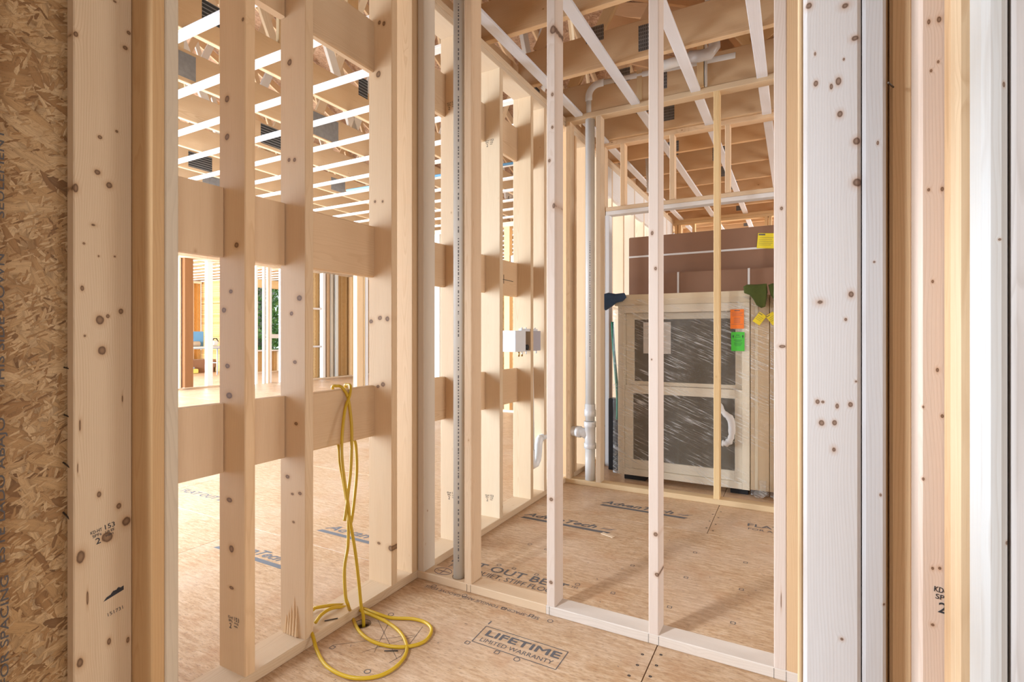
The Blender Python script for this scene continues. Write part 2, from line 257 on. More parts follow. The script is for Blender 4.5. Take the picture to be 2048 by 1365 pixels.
M['ink_blue'] = plain('grey_blue_floor_ink', (.17, .18, .20), .6, noise=.15, nscale=60)
M['pen'] = plain('purple_pen_line', (.10, .07, .13), .7)
M['gusset'] = gusset_mat()
M['pvc'] = plain('white_pvc', (.80, .78, .74), .32, noise=.02)
M['pvc_dull'] = plain('dull_pvc', (.72, .68, .61), .4, noise=.04)  # duller, warmer base colour than the other pipes
M['pvc_cap'] = plain('pvc_fitting', (.86, .86, .85), .28, noise=.02)
M['box_white'] = plain('white_abs_plastic', (.78, .79, .80), .35, noise=.02)
M['box_shade'] = plain('shaded_abs_plastic', (.46, .42, .45), .4, noise=.03)  # darker copy of the white plastic, shade put into its colour
M['black'] = plain('black_plastic', (.015, .015, .017), .4)
M['brass'] = plain('brass', (.55, .36, .13), .35, .9)
M['steel'] = plain('dark_nail_steel', (.10, .08, .065), .45, .7)
M['zinc'] = plain('galvanised_steel', (.5, .5, .52), .4, .8)
M['hose'] = plain('yellow_rubber', (.58, .36, .015), .42, noise=.05)
M['card'] = plain('brown_cardboard', (.27, .135, .075), .75, noise=.08, nscale=8)
M['strap'] = plain('pale_plastic_strap', (.72, .66, .60), .5)
M['orange'] = plain('orange_paper', (.85, .19, .02), .6, noise=.02)
M['green'] = plain('green_paper', (.07, .48, .04), .6, noise=.02)
M['yellow'] = plain('yellow_paper', (.86, .66, .03), .6, noise=.02)
M['paper'] = plain('white_paper', (.66, .60, .54), .7, noise=.02)
M['primed'] = lumber('clear_pine_window_frame', early=(.72, .62, .47), late=(.66, .54, .39), knotty=0.0)
M['film'] = film_mat()
M['glass'] = pane_mat()
M['blanket'] = plain('olive_felt_pad', (.085, .105, .02), .95, noise=.2, nscale=50)
M['blue_pad'] = plain('blue_felt_pad', (.05, .085, .15), .9, noise=.2, nscale=50)
M['blue'] = plain('blue_foam_board', (.13, .30, .48), .6, noise=.15, nscale=6)
M['teal'] = plain('green_webbing', (.01, .16, .09), .7)
M['grey_pl'] = plain('grey_paint', (.34, .38, .42), .5)
M['bristle'] = plain('yellow_bristles', (.75, .60, .14), .8)
M['leaf'] = leaf_mat()
M['bark'] = plain('pale_bark', (.45, .42, .38), .9, noise=.3)
M['ground'] = plain('leaf_litter', (.16, .14, .07), 1.0, noise=.2, nscale=3)
M['duct'] = plain('clear_ribbed_plastic', (.55, .50, .46), .25)

# ------------------------------------------------------------------ object helpers
def new_mesh(name, verts, faces, mat=None, smooth=False):
    me = bpy.data.meshes.new(name); me.from_pydata([tuple(v) for v in verts], [], faces); me.update()
    if mat: me.materials.append(M[mat] if isinstance(mat, str) else mat)
    if smooth:
        for p in me.polygons: p.use_smooth = True
    return me
def link(name, me, parent=None):
    o = bpy.data.objects.new(name, me); COL.objects.link(o)
    if parent is not None: o.parent = parent
    return o
def empty(name, loc=(0, 0, 0), label=None, cat=None, group=None, kind=None):
    o = bpy.data.objects.new(name, None); COL.objects.link(o); o.location = loc; o.empty_display_size = .1
    return tag(o, label, cat, group, kind)
def tag(o, label=None, cat=None, group=None, kind=None):
    if label: o['label'] = label
    if cat: o['category'] = cat
    if group: o['group'] = group
    if kind: o['kind'] = kind
    return o
def wpos(o):
    v = Vector(o.location); p = o.parent
    while p is not None: v += Vector(p.location); p = p.parent
    return v
CACHE = {}
def board_mesh(w, t, L, mat, ch=.003):
    key = (round(w, 3), round(t, 3), round(L, 3), mat, ch)
    if key in CACHE: return CACHE[key]
    c = min(ch, w*.3, t*.3)
    prof = [(c, 0), (w-c, 0), (w, c), (w, t-c), (w-c, t), (c, t), (0, t-c), (0, c)]
    vs = []; fs = []
    for z in (0, L): vs += [(x, y, z) for x, y in prof]
    fs.append(tuple(range(7, -1, -1))); fs.append(tuple(range(8, 16)))
    for i in range(8): j = (i+1) % 8; fs.append((i, j, 8+j, 8+i))
    me = new_mesh('board', vs, fs, mat); CACHE[key] = me
    return me
def jit(tint, amt=.07):
    f = 1+random.uniform(-amt, amt); w = random.uniform(-.03, .03)
    return (tint[0]*f*(1+w), tint[1]*f, tint[2]*f*(1-w*1.5), 1)
def beam(name, parent, x0, x1, y0, y1, z0, z1, mat='wood', tint=(1, 1, 1), ch=.003):
    """axis-aligned sawn board; its grain follows the longest side"""
    x0, x1 = sorted((x0, x1)); y0, y1 = sorted((y0, y1)); z0, z1 = sorted((z0, z1))
    d = (x1-x0, y1-y0, z1-z0); ax = max(range(3), key=lambda i: d[i])
    base = wpos(parent) if parent is not None else Vector((0, 0, 0))
    if ax == 2: me = board_mesh(d[0], d[1], d[2], mat, ch); R = Matrix.Identity(3)
    elif ax == 0: me = board_mesh(d[1], d[2], d[0], mat, ch); R = Matrix(((0, 0, 1), (1, 0, 0), (0, 1, 0)))   # local x->Y, y->Z, z->X
    else: me = board_mesh(d[2], d[0], d[1], mat, ch); R = Matrix(((0, 1, 0), (0, 0, 1), (1, 0, 0)))           # local x->Z, y->X, z->Y
    o = link(name, me, parent); o.matrix_basis = Matrix.Translation(Vector((x0, y0, z0))-base) @ R.to_4x4(); o.color = jit(tint)
    return o
def strut(name, parent, p0, p1, w, t, nrm, mat='wood', tint=(1, 1, 1)):
    """board from p0 to p1, width w in the plane, thickness t along nrm"""
    p0 = Vector(p0); p1 = Vector(p1); z = (p1-p0); L = z.length; z.normalize(); y = Vector(nrm).normalized(); x = y.cross(z)
    base = wpos(parent) if parent is not None else Vector((0, 0, 0))
    me = board_mesh(w, t, L, mat); o = link(name, me, parent)
    R = Matrix((x, y, z)).transposed()
    o.matrix_basis = Matrix.Translation(p0-x*w/2-y*t/2-base) @ R.to_4x4(); o.color = jit(tint)
    return o
def box(name, parent, x0, x1, y0, y1, z0, z1, mat, bev=.0):
    base = wpos(parent) if parent is not None else Vector((0, 0, 0))
    bm = bmesh.new(); bmesh.ops.create_cube(bm, size=1.0)
    for v in bm.verts: v.co = Vector(((x0+x1)/2+v.co.x*(x1-x0), (y0+y1)/2+v.co.y*(y1-y0), (z0+z1)/2+v.co.z*(z1-z0)))-base
    if bev: bmesh.ops.bevel(bm, geom=bm.edges[:], offset=bev, segments=2, affect='EDGES')
    me = bpy.data.meshes.new(name); bm.to_mesh(me); bm.free(); me.materials.append(M[mat])
    return link(name, me, parent)
def smooth_path(pts, n=6):
    P = [Vector(p) for p in pts]; out = []
    for i in range(len(P)-1):
        a = P[max(i-1, 0)]; b = P[i]; c = P[i+1]; d = P[min(i+2, len(P)-1)]
        for k in range(n):
            t = k/n
            out.append(.5*((2*b)+(c-a)*t+(2*a-5*b+4*c-d)*t*t+(3*b-a-3*c+d)*t**3))
    out.append(P[-1]); return out
def tube_data(pts, r, seg=12, cap=True):
    vs = []; fs = []; P = [Vector(p) for p in pts]; up = None
    for i, p in enumerate(P):
        t = (P[min(i+1, len(P)-1)]-P[max(i-1, 0)]).normalized()
        if up is None: up = t.orthogonal().normalized()
        up = (up-t*up.dot(t)).normalized(); s = t.cross(up)
        rr = r[i] if isinstance(r, (list, tuple)) else r
        for k in range(seg):
            a = 2*math.pi*k/seg; vs.append(p+(up*math.cos(a)+s*math.sin(a))*rr)
    for i in range(len(P)-1):
        for k in range(seg):
            j = (k+1) % seg; fs.append((i*seg+k, i*seg+j, (i+1)*seg+j, (i+1)*seg+k))
    if cap: fs.append(tuple(range(seg-1, -1, -1))); fs.append(tuple(range((len(P)-1)*seg, len(P)*seg)))
    return vs, fs
def tube(name, parent, pts, r, mat, seg=14):
    base = wpos(parent) if parent is not None else Vector((0, 0, 0))
    vs, fs = tube_data(pts, r, seg); vs = [v-base for v in vs]
    me = new_mesh(name, vs, fs, mat)
    for p in me.polygons: p.use_smooth = len(p.vertices) == 4
    return link(name, me, parent)
def ring_pts(c, a0, a1, r, ax1, ax2, n=8):
    c = Vector(c); return [c+Vector(ax1)*r*math.cos(a0+(a1-a0)*i/n)+Vector(ax2)*r*math.sin(a0+(a1-a0)*i/n) for i in range(n+1)]
def lettering(name, parent, text, loc, size, rot=(0, 0, 0), mat='ink', width=None, bold=0.0, shear=0.0, align='LEFT', lift=0.0):
    cu = bpy.data.curves.new(name, 'FONT'); cu.body = text; cu.size = size; cu.shear = shear; cu.align_x = align; cu.resolution_u = 3
    tmp = bpy.data.objects.new(name, cu); COL.objects.link(tmp)
    bpy.context.view_layer.update()
    me = bpy.data.meshes.new_from_object(tmp.evaluated_get(bpy.context.evaluated_depsgraph_get()))
    bpy.data.objects.remove(tmp); bpy.data.curves.remove(cu)
    if width and len(me.vertices):
        w = max(v.co.x for v in me.vertices)-min(v.co.x for v in me.vertices); f = width/w
        for v in me.vertices: v.co.x *= f
    if bold:                                   # heavier print: the same outlines laid down again a little to each side
        V0 = [v.co.copy() for v in me.vertices]; F0 = [tuple(p.vertices) for p in me.polygons]; vs, fs = [], []; d = bold*size
        for (dx, dy) in ((0, 0), (d, 0), (-d, 0), (0, d), (0, -d)):
            b = len(vs); vs += [v+Vector((dx, dy, 0.00002*len(fs)/max(1, len(F0)))) for v in V0]; fs += [tuple(i+b for i in f) for f in F0]
        bpy.data.meshes.remove(me); me = new_mesh(name, vs, fs)
    me.materials.clear(); me.materials.append(M[mat])
    o = link(name, me, parent); base = wpos(parent) if parent is not None else Vector((0, 0, 0))
    o.location = Vector(loc)-base; o.rotation_euler = rot
    return o
def flat_poly(name, parent, polys, mat, base=None):
    """flat ink print made of polygons (lists of 3-D points)"""
    b = wpos(parent) if parent is not None else Vector((0, 0, 0)); vs = []; fs = []
    for pl in polys:
        n = len(vs); vs += [Vector(p)-b for p in pl]; fs.append(tuple(range(n, n+len(pl))))
    return link(name, new_mesh(name, vs, fs, mat), parent)
def seg2(a, b, w, z):
    a = Vector(a[:2]); b = Vector(b[:2]); d = (b-a).normalized(); n = Vector((-d.y, d.x))*w/2
    return [(*(a-n), z), (*(b-n), z), (*(b+n), z), (*(a+n), z)]

# ------------------------------------------------------------------ floor: subfloor sheets on a dark deck
FLOOR = empty('floor', (0, 0, 0), kind='structure')
dk = box('floor_deck', FLOOR, -18.6, 3.2, -4.4, 14.6, -.36, -.22, 'slab')
hx, hy = D_hole[0], D_hole[1]; HR = .032
def sheet(x0, x1, y0, y1, hole=None):
    g = .0016; x0 += g; x1 -= g; y0 += g; y1 -= g; t = .018; c = .0015
    if not hole:
        vs = [(x0, y0, -t), (x1, y0, -t), (x1, y1, -t), (x0, y1, -t), (x0, y0, -c), (x1, y0, -c), (x1, y1, -c), (x0, y1, -c), (x0+c, y0+c, 0), (x1-c, y0+c, 0), (x1-c, y1-c, 0), (x0+c, y1-c, 0)]
        fs = [(3, 2, 1, 0), (8, 9, 10, 11)]+[(i, (i+1) % 4, 4+(i+1) % 4, 4+i) for i in range(4)]+[(4+i, 4+(i+1) % 4, 8+(i+1) % 4, 8+i) for i in range(4)]
    else:
        n = 24; vs = [(x0, y0, 0), (x1, y0, 0), (x1, y1, 0), (x0, y1, 0)]; 
        for z in (0, -t): vs += [(hx+HR*math.cos(2*math.pi*i/n), hy+HR*math.sin(2*math.pi*i/n), z) for i in range(n)]
        vs += [(x0, y0, -t), (x1, y0, -t), (x1, y1, -t), (x0, y1, -t)]; B = 4+2*n
        k = n//4; C = lambda i: 4+(i % n)
        fs = [(1, 2)+tuple(C(i) for i in range(k, -k-1, -1))[:0]]
        fs = []
        fs.append((0, 1)+tuple(C(i) for i in range(n, n//2-1, -1)) if False else (1, 2)+tuple(C(i) for i in range(k//2, -k//2-1, -1)))
        fs.append((2, 3)+tuple(C(i) for i in range(n//2-k//2, k//2-1, -1)))
        fs.append((3, 0)+tuple(C(i) for i in range(n//2+k//2, n//2-k//2-1, -1)))
        fs.append((0, 1)+tuple(C(i) for i in range(n-k//2, n//2+k//2-1, -1)))
        for i in range(n): j = (i+1) % n; fs.append((4+i, 4+j, 4+n+j, 4+n+i))
        fs += [(0, 1, B+1, B), (1, 2, B+2, B+1), (2, 3, B+3, B+2), (3, 0, B, B+3)]
    return new_mesh('subfloor_panel', vs, fs, 'floor')
PW, PL = 1.22, 2.44
for r in range(-5, 10):
    y0 = 3.235+PW*r; 
    if y0 > 14.5 or y0+PW < -4.4: continue
    xs = -.455 + (0 if r % 2 == 0 else 1.22)
    for c in range(-8, 3):
        x0 = xs+PL*c; x1 = x0+PL
        if x0 > 3 or x1 < -18.5: continue
        hole = x0 < hx < x1 and y0 < hy < y0+PW
        link('subfloor_panel', sheet(x0, x1, y0, y0+PW, hole), FLOOR)
tube('hole_rim', FLOOR, [(hx+HR*1.02*math.cos(a*math.pi/12), hy+HR*1.02*math.sin(a*math.pi/12), .0005) for a in range(25)], .0015, 'slab', 6)
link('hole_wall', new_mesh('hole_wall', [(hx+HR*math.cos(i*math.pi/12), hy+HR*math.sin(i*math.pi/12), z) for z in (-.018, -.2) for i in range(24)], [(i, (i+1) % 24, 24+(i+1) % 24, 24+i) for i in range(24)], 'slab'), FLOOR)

# printing on the subfloor
Z = .0006
lettering('lettering', FLOOR, 'LIFETIME', (-1.066, 1.729, Z), .054, mat='ink_soft', width=.31, bold=.03)
lettering('lettering', FLOOR, 'LIMITED WARRANTY', (-1.063, 1.688, Z), .033, mat='ink_soft', width=.302)
fr = [(-1.088, 1.786), (-.734, 1.784), (-.734, 1.669), (-1.083, 1.672)]
flat_poly('printed_border', FLOOR, [seg2(fr[i], fr[(i+1) % 4], .0035, Z) for i in range(4)]+[seg2((-1.088, 1.80), (-1.088, 1.826), .006, Z)], 'ink_soft')
lettering('lettering', FLOOR, 'FLAT OUT BEST', (-1.565, 2.21, Z), .082, mat='ink_soft', width=.632, bold=.012)
lettering('lettering', FLOOR, 'TM', (-.915, 2.245, Z), .026, mat='ink_soft')
lettering('lettering', FLOOR, 'FOR A QUIET, STIFF FLOOR', (-1.54, 2.15, Z), .058, mat='ink_soft', width=.60)
def brandmark(x, y, w, h, mat, part=None, barw=None, bars=True):
    lettering('lettering', FLOOR, part or 'AdvanTech', (x, y, Z), h*1.42, mat=mat, width=w, bold=.028, shear=.35)
    if bars:
        x0, x1 = (x, x+w) if barw is None else barw
        flat_poly('printed_bar', FLOOR, [[(x0-.01, y-.052, Z), (x1, y-.052, Z), (x1+.02, y-.022, Z), (x0+.005, y-.022, Z)]], mat)
        flat_poly('printed_bird', FLOOR, [[(x1-.03+dx, y+.0+dy, Z), (x1-.01+dx, y+.004+dy, Z), (x1+.02+dx, y+.022+dy, Z), (x1-.012+dx, y+.014+dy, Z)] for dx, dy in ((-.03, .012), (-.002, .0), (.02, .018))], 'ink_blue')
brandmark(-1.545, 3.003, .484, .058, 'ink_soft', barw=(-1.536, -.975))
brandmark(-1.181, 3.478, .481, .062, 'ink_soft', barw=(-1.17, -.62))
brandmark(-2.496, 2.225, .60, .062, 'ink_blue', barw=(-2.50, -1.86))
brandmark(-2.80, 1.782, .458, .060, 'ink_blue', barw=(-2.80, -2.24))
lettering('lettering', FLOOR, 'FLAT OUT BEST', (-.262, 3.488, Z), .07, mat='ink_soft', width=.60, bold=.012)
lettering('lettering', FLOOR, 'FOR A QUIET, STIFF FLOOR', (-.252, 3.427, Z), .045, mat='ink_soft', width=.59)
lettering('lettering', FLOOR, 'FLAT OUT BEST', (-4.05, 2.235, Z), .082, mat='ink_blue', width=.632, bold=.012)
lettering('lettering', FLOOR, 'SELF-SPACING TONGUE AND GROOVE EDGE', (-.925, 1.945, Z), .028, (0, 0, math.pi), 'ink_soft', .585)
def ring_mark(x, y, r, n=16, w=.0035, mat='ink_soft', rot=0.0):
    P = [(x+r*math.cos(2*math.pi*i/n+rot), y+r*math.sin(2*math.pi*i/n+rot)) for i in range(n)]
    return [seg2(P[i], P[(i+1) % n], w, Z) for i in range(n)]
for (x, y, n) in [(-1.093, 1.656, 4), (-.964, 1.657, 4), (-.88, 1.655, 16), (-.878, 1.942, 16), (-1.475, 1.954, 16), (-1.301, 1.948, 16), (-1.092, 1.936, 4), (-.964, 1.943, 4), (-1.32, 2.29, 16), (-1.234, 2.291, 4), (-1.107, 2.286, 4), (-.894, 2.287, 16), (-1.519, 1.389, 4), (-1.304, 1.348, 16), (-1.483, 1.669, 16), (-.724, 2.288, 4), (-.723, 2.608, 4), (-.473, 2.286, 4), (-.461, 2.602, 4), (-.471, 2.923, 4), (-.216, 2.601, 4), (-.221, 2.283, 4), (-.223, 2.919, 4), (-.70, 1.28, 16), (-.56, 1.60, 16), (-1.30, 2.60, 16), (-1.19, 2.58, 4)]:
    flat_poly('nail_mark', FLOOR, ring_mark(x, y, .011 if n == 16 else .012, n, .003, rot=.8 if n == 4 else 0), 'ink_soft')
for (x, y) in [(-.43, 1.93), (-.49, 1.90), (-.43, 1.86), (-.49, 1.83), (-.435, 1.79), (-.50, 1.76), (-.43, 3.30), (-.43, 3.42), (-.43, 3.55), (-.43, 3.68), (-.47, 3.33), (-.47, 3.46), (-.47, 3.60)]:
    flat_poly('nail_mark', FLOOR, ring_mark(x, y, .004, 8, .004), 'ink')
pts = [(-1.505, 1.448), (-1.514, 1.60), (-1.372, 1.60), (-1.405, 1.635), (-1.372, 1.424), (-1.433, 1.574), (-1.332, 1.526), (-1.352, 1.6), (-1.256, 1.414), (-1.3, 1.527)]
flat_poly('pen_scribble', FLOOR, [seg2(a, b, .0014, Z) for a, b in (((-1.53, 1.40), (-1.30, 1.60)), ((-1.50, 1.61), (-1.26, 1.45)), ((-1.45, 1.62), (-1.36, 1.44)), ((-1.40, 1.42), (-1.38, 1.455)), ((-1.38, 1.455), (-1.29, 1.60)), ((-1.27, 1.42), (-1.26, 1.47)), ((-1.26, 1.47), (-1.31, 1.66)))], 'ink')
random.seed(21)
crumbs = []
for i in range(70):
    x = random.uniform(-1.5, -.1); y = random.uniform(1.2, 3.6); a = random.uniform(0, 3.1); l = random.uniform(.004, .014)
    crumbs.append(seg2((x, y), (x+l*math.cos(a), y+l*math.sin(a)), random.uniform(.001, .003), Z))
tag(flat_poly('scuff_marks', FLOOR, crumbs, 'ink_soft'), kind='stuff')

# ------------------------------------------------------------------ left wall (2x6) with three rows of blocking
H_PL = 2.814; ZT = 2.89
XI, XO = -1.594, -1.734
WL = empty('wall_left', (0, 0, 0), kind='structure')
beam('bottom_plate', WL, XO, XI, .42, 3.815, 0, .038)
beam('top_plate', WL, XO, XI, .42, 8.0, H_PL, H_PL+.0375)
beam('top_plate', WL, XO, XI, .42, 8.0, H_PL+.0385, ZT)
def lstud(y0, mat='wood', tint=(1, 1, 1), y1=None): return beam('stud', WL, XO, XI, y0, y1 or y0+.038, .038, H_PL, mat, tint)
flat = beam('flat_stud', WL, XO+.001, -1.695, .663, .803, .038, H_PL, 'wood_flat', (.98, .96, .92)); tag(flat, 'wide knotty flat stud')
beam('stud', WL, XO, XI, .804, .8395, .038, H_PL, 'gold', (.82, .72, .62))
lstud(.8405, 'grey', (1.02, .94, .82), .878)
s2 = lstud(1.088, 'wood_s2', (1, .93, .84)); s3 = lstud(1.329, 'wood_s3', (1, .94, .86)); s4 = lstud(1.80, 'wood_s4', (1, .97, .93))
lstud(1.943, 'wood', (1, .95, .88), 1.979); lstud(1.981, 'gold', (.7, .6, .5), 2.02)
lstud(2.357); lstud(2.778, 'wood', (1.04, 1.03, .98)); lstud(3.206, 'wood', (1.02, 1, .95)); lstud(3.425); lstud(3.70)
for (x, h, w) in ((-1.70, .07, .018), (-1.672, .11, .014), (-1.655, .15, .012), (-1.64, .12, .012), (-1.685, .09, .012)):
    o = link('splinter', new_mesh('splinter', [(x-w/2, 1.3288, .039), (x+w/2, 1.3288, .039), (x+w*.1, 1.3285, .039+h), (x-w*.6, 1.322, .039), (x+w*.35, 1.321, .039)], [(0, 1, 2), (3, 2, 4), (0, 2, 3), (1, 4, 2), (0, 3, 4, 1)], 'wood'), WL); o.color = (1.05, .95, .80, 1)
def block(y0, y1, z0, z1, mat='wood', tint=(1, .93, .85)): return beam('blocking', WL, -1.7345, -1.70, y0+.001, y1-.001, z0, z1, mat, tint, .006)
gaps = [(.878, 1.088), (1.126, 1.329), (1.367, 1.80), (2.069, 2.357), (2.395, 2.778), (2.816, 3.206), (3.244, 3.425)]
for (a, b) in gaps:
    block(a, b, .703, .937, 'wood', (.98, .94, .91) if b < 1.4 else (1, .93, .85)); block(a, b, 1.434, 1.669); block(a, b, 2.378, 2.613)
WL2 = WL
beam('bottom_plate', WL, XO, XI, 3.905, 8.0, 0, .038)
for y in (3.905, 4.02, 4.30, 4.60, 5.0, 5.4, 5.82, 6.24, 6.66, 7.08, 7.5, 7.92): lstud(y, 'wood', (1, 1, 1) if y > 4.4 else (.92, .82, .70))
beam('header', WL, XI-.001, XI-.039, 4.62, 7.9, 2.52, H_PL-.001, 'pale')
beam('flat_stud', WL, XO+.02, XO+.058, 3.95, 4.02, .038, H_PL, 'timber', (1.5, 1.3, 1.1))

# OSB sheathing seen beside the camera, with the nails that missed the stud
SH = beam('osb_sheathing', WL, -1.748, -1.7355, -.12, .80, 0, ZT, 'osb', (.92, .83, .73)); tag(SH, 'dark strand board sheet with stamped lettering')
for (y, z, dy, dz) in [(.657, 1.082, .019, -.010), (.657, .954, .019, -.016), (.655, .826, .019, -.031), (.655, .691, .021, -.044)]:
    tube('nail', WL, [(-1.7345, y, z), (-1.705, y+dy, z+dz)], [.0021, .0014], 'steel', 8)
beam('stud', WL, -1.7345, -1.64, .46, .494, .038, H_PL, 'grey', (1.1, 1, .85))
OX = -1.7349
for t, y, z, sz, w in (('ESTE LADO ABAJO', .5375, .60, .022, .36), ('SIZED FOR SPACING', .5445, .165, .022, .40), ('THIS SIDE DOWN', .5365, 1.03, .022, .34), ('SEULEMENT', .536, 1.46, .022, .22)):
    lettering('lettering', SH.parent, t, (OX, y, z), sz, (math.pi/2, -math.pi/2, math.pi/2) if False else (math.radians(90), math.radians(-90), math.radians(90)), 'ink_soft', w, .012)
WE = empty('wall_unseen_shell', (0, 0, 0), kind='structure')  # unseen outer walls, added to keep sky light out of the rooms
def shell(x0, x1, y0, y1, z0=0, z1=ZT): beam('osb_sheathing', WE, x0, x1, y0, y1, z0, z1, 'osb_far')
shell(3.0, 3.012, -4.3, -2.6); shell(3.0, 3.012, -2.6, -.8, 0, .8); shell(3.0, 3.012, -2.6, -.8, 2.2, ZT); shell(3.0, 3.012, -.8, 2.4); shell(3.0, 3.012, 4.2, 8.4); shell(3.0, 3.012, 11.6, 14.2); shell(3.0, 3.012, 2.4, 4.2, 0, .8); shell(3.0, 3.012, 2.4, 4.2, 2.2, ZT); shell(3.0, 3.012, 8.4, 11.6, 0, .8); shell(3.0, 3.012, 8.4, 11.6, 2.2, ZT)  # openings made up to go with the added fill lamps
shell(-1.735, 3.0, -4.312, -4.3); shell(-1.7, 3.0, 14.2, 14.212)
shell(-1.748, -1.7355, -4.3, -1.2); shell(-1.748, -1.7355, -1.2, -.12, 0, .8); shell(-1.748, -1.7355, -1.2, -.12, 2.45, ZT)
x = -4.2
while x < 14: beam('stud', WE, 2.86, 2.999, x, x+.038, 0, ZT) if not (-2.65 < x < -.8 or 2.4 < x < 4.2 or 8.4 < x < 11.6) else None; x += .61
WQ = empty('wall_near_left', (0, 0, 0), kind='structure')
for (xa, xb) in ((-2.7, -1.75), (-8.3, -6.5), (-17.4, -14.6)):
    beam('osb_sheathing', WQ, xa, xb, .645, .657, 0, ZT, 'osb_far')
    x = xa
    while x < xb-.05: beam('stud', WQ, x, x+.038, .6575, .797, .038, H_PL); x += .406
beam('osb_sheathing', WQ, -17.4, -1.75, .645, .657, 2.42, ZT-.001, 'osb_far'); beam('header', WQ, -14.6, -8.3, .66, .70, 2.42, H_PL); beam('header', WQ, -6.5, -2.7, .66, .70, 2.42, H_PL)
beam('top_plate', WQ, -17.4, -1.75, .657, .797, H_PL+.001, ZT-.001)
# grade stamps (flat print on the boards)
def stamp(x, y, z, rot, sc=1.0, tilt=0.0, mat='ink', full=True):
    E_ = Matrix.Translation(Vector((x, y, z))) @ Matrix.Rotation(rot, 4, 'Z') @ Matrix.Rotation(math.pi/2, 4, 'X') @ Matrix.Rotation(tilt, 4, 'Z')
    def put(t, u, v, s, b=0.0, w=None):
        o = lettering('grade_stamp', WL, t, (0, 0, 0), s*sc, mat=mat, bold=b, width=w*sc if w else None)
        o.matrix_basis = E_ @ Matrix.Translation((u*sc, v*sc, 0))
    put('KD-HT', 0, .014, .0125, .01, .027); put('SPFs', .003, .003, .0115, .01, .021); put('2', .008, -.018, .024, .01, .011)
    put('153', .031, .013, .019, .01, .024); put('1/4 EE', .032, .002, .010, .01, .022); put('HEM', .033, -.008, .008, .01, .018)
    if full:
        o = flat_poly('mill_mark', WL, [[(0, 0, 0), (.052, .0, 0), (.055, .012, 0), (.047, .011, 0), (.042, .016, 0), (.036, .012, 0), (.028, .014, 0), (.020, .008, 0), (.010, .007, 0)]], mat)
        o.matrix_basis = E_ @ Matrix.Translation((.002*sc, -.185*sc, 0)) @ Matrix.Rotation(.12, 4, 'Z') @ Matrix.Scale(sc, 4)
        put({True: '151731', 2: '111800'}[full], .004, -.232, .0145)
stamp(-1.6943, .703, .607, math.pi/2, 1.0, .14)
stamp(-1.685, 1.0876, .20, 0, 1.0, -.05, full=False)
for (y, z) in ((2.357, .28), (2.778, .15), (2.778, 2.36), (2.357, 2.43)): stamp(-1.70 if y > 2.5 else -1.69, y-.0005, z, 0, 1.0, 0, full=False)
for o in list(WL.children):
    pass
tube('pencil_mark', WL, [(-1.64, 2.0685, 1.52), (-1.60, 2.0685, 1.47)], .0012, 'ink_soft', 5)
for (y0, y1, z0, z1) in ((2.90, 3.14, 1.54, 1.535), (3.01, 3.01, 1.51, 1.57)):
    tube('pencil_mark', WL, [(-1.6992, y0, z0), (-1.6992, y1, z1)], .0018, 'ink', 5)

# ------------------------------------------------------------------ front partition (2x4)
WF = empty('wall_front', (0, 0, 0), kind='structure')
FY0, FY1 = 1.98, 2.069
beam('bottom_plate', WF, -1.593, -.915, FY0, FY1, 0, .038, 'wood', (1.03, .98, .93))
beam('bottom_plate', WF, -.914, .03, FY0, FY1, 0, .038, 'grey', (1.12, 1.06, 1.04))
beam('top_plate', WF, -1.593, .4, FY0, FY1, H_PL, H_PL+.0375); beam('top_plate', WF, -1.593, .4, FY0, FY1, H_PL+.0385, ZT)
def fstud(x, mat='wood', tint=(1, 1, 1), w=.038): return beam('stud', WF, x, x+w, FY0+.001, FY1, .0385, H_PL, mat, tint)
fstud(-1.593, 'grey', (1, .92, .84)); fstud(-1.325, 'wood', (1, .96, .94)); fstud(-.912, 'wood_P3', (.98, .96, .97)); fstud(-.488, 'wood_P4', (1.02, 1, 1.02)); fstud(-.063, 'wood_P5', (1.02, 1, 1.02)); fstud(-.0245, 'wood', (.96, .86, .74))
for x in (-.488, -.450, -.063, -.026, -.90, -1.31, -1.29):
    tube('pencil_mark', WF, [(x, FY0-.0003, .002), (x, FY0-.0003, .036)], .0007, 'ink', 4)
tube('pen_circle', WF, [(-1.478+.045*math.cos(a*math.pi/14), 2.03+.032*math.sin(a*math.pi/14), .0388) for a in range(29)], .0011, 'pen', 4)
tube('pen_cross', WF, [(-1.51, 2.03, .0388), (-1.44, 2.03, .0388)], .001, 'pen', 4); tube('pen_cross', WF, [(-1.478, 2.004, .0388), (-1.478, 2.056, .0388)], .001, 'pen', 4)

# ------------------------------------------------------------------ back partition
WB = empty('wall_back', (0, 0, 0), kind='structure'); BY0, BY1 = 3.815, 3.904
beam('bottom_plate', WB, -1.615, .5, BY0, BY1, 0, .038, 'gold', (1.05, 1.05, 1.05)); beam('top_plate', WB, -1.593, .6, BY0, BY1, 2.848, 2.89, 'wood', (1, .95, .86))
def bstud(x, mat='wood', tint=(1, 1, 1), w=.038): return beam('stud', WB, x, x+w, BY0+.001, BY1, .0385, 2.8475, mat, tint)
bstud(-1.592, 'wood', (1, .93, .83)); bstud(-1.342); bstud(-.493, 'gold', (1.08, 1.06, .95)); bstud(-.03)
beam('nailer', WB, -1.03, -.99, BY0+.01, BY0+.048, 2.891, 3.13, 'gold'); beam('nailer', WB, -.60, -.555, BY0-.02, BY0+.018, 2.891, 3.18, 'gold'); beam('nailer', WB, -.55, -.535, BY0-.02, BY0+.018, 2.891, 3.18, 'grey')

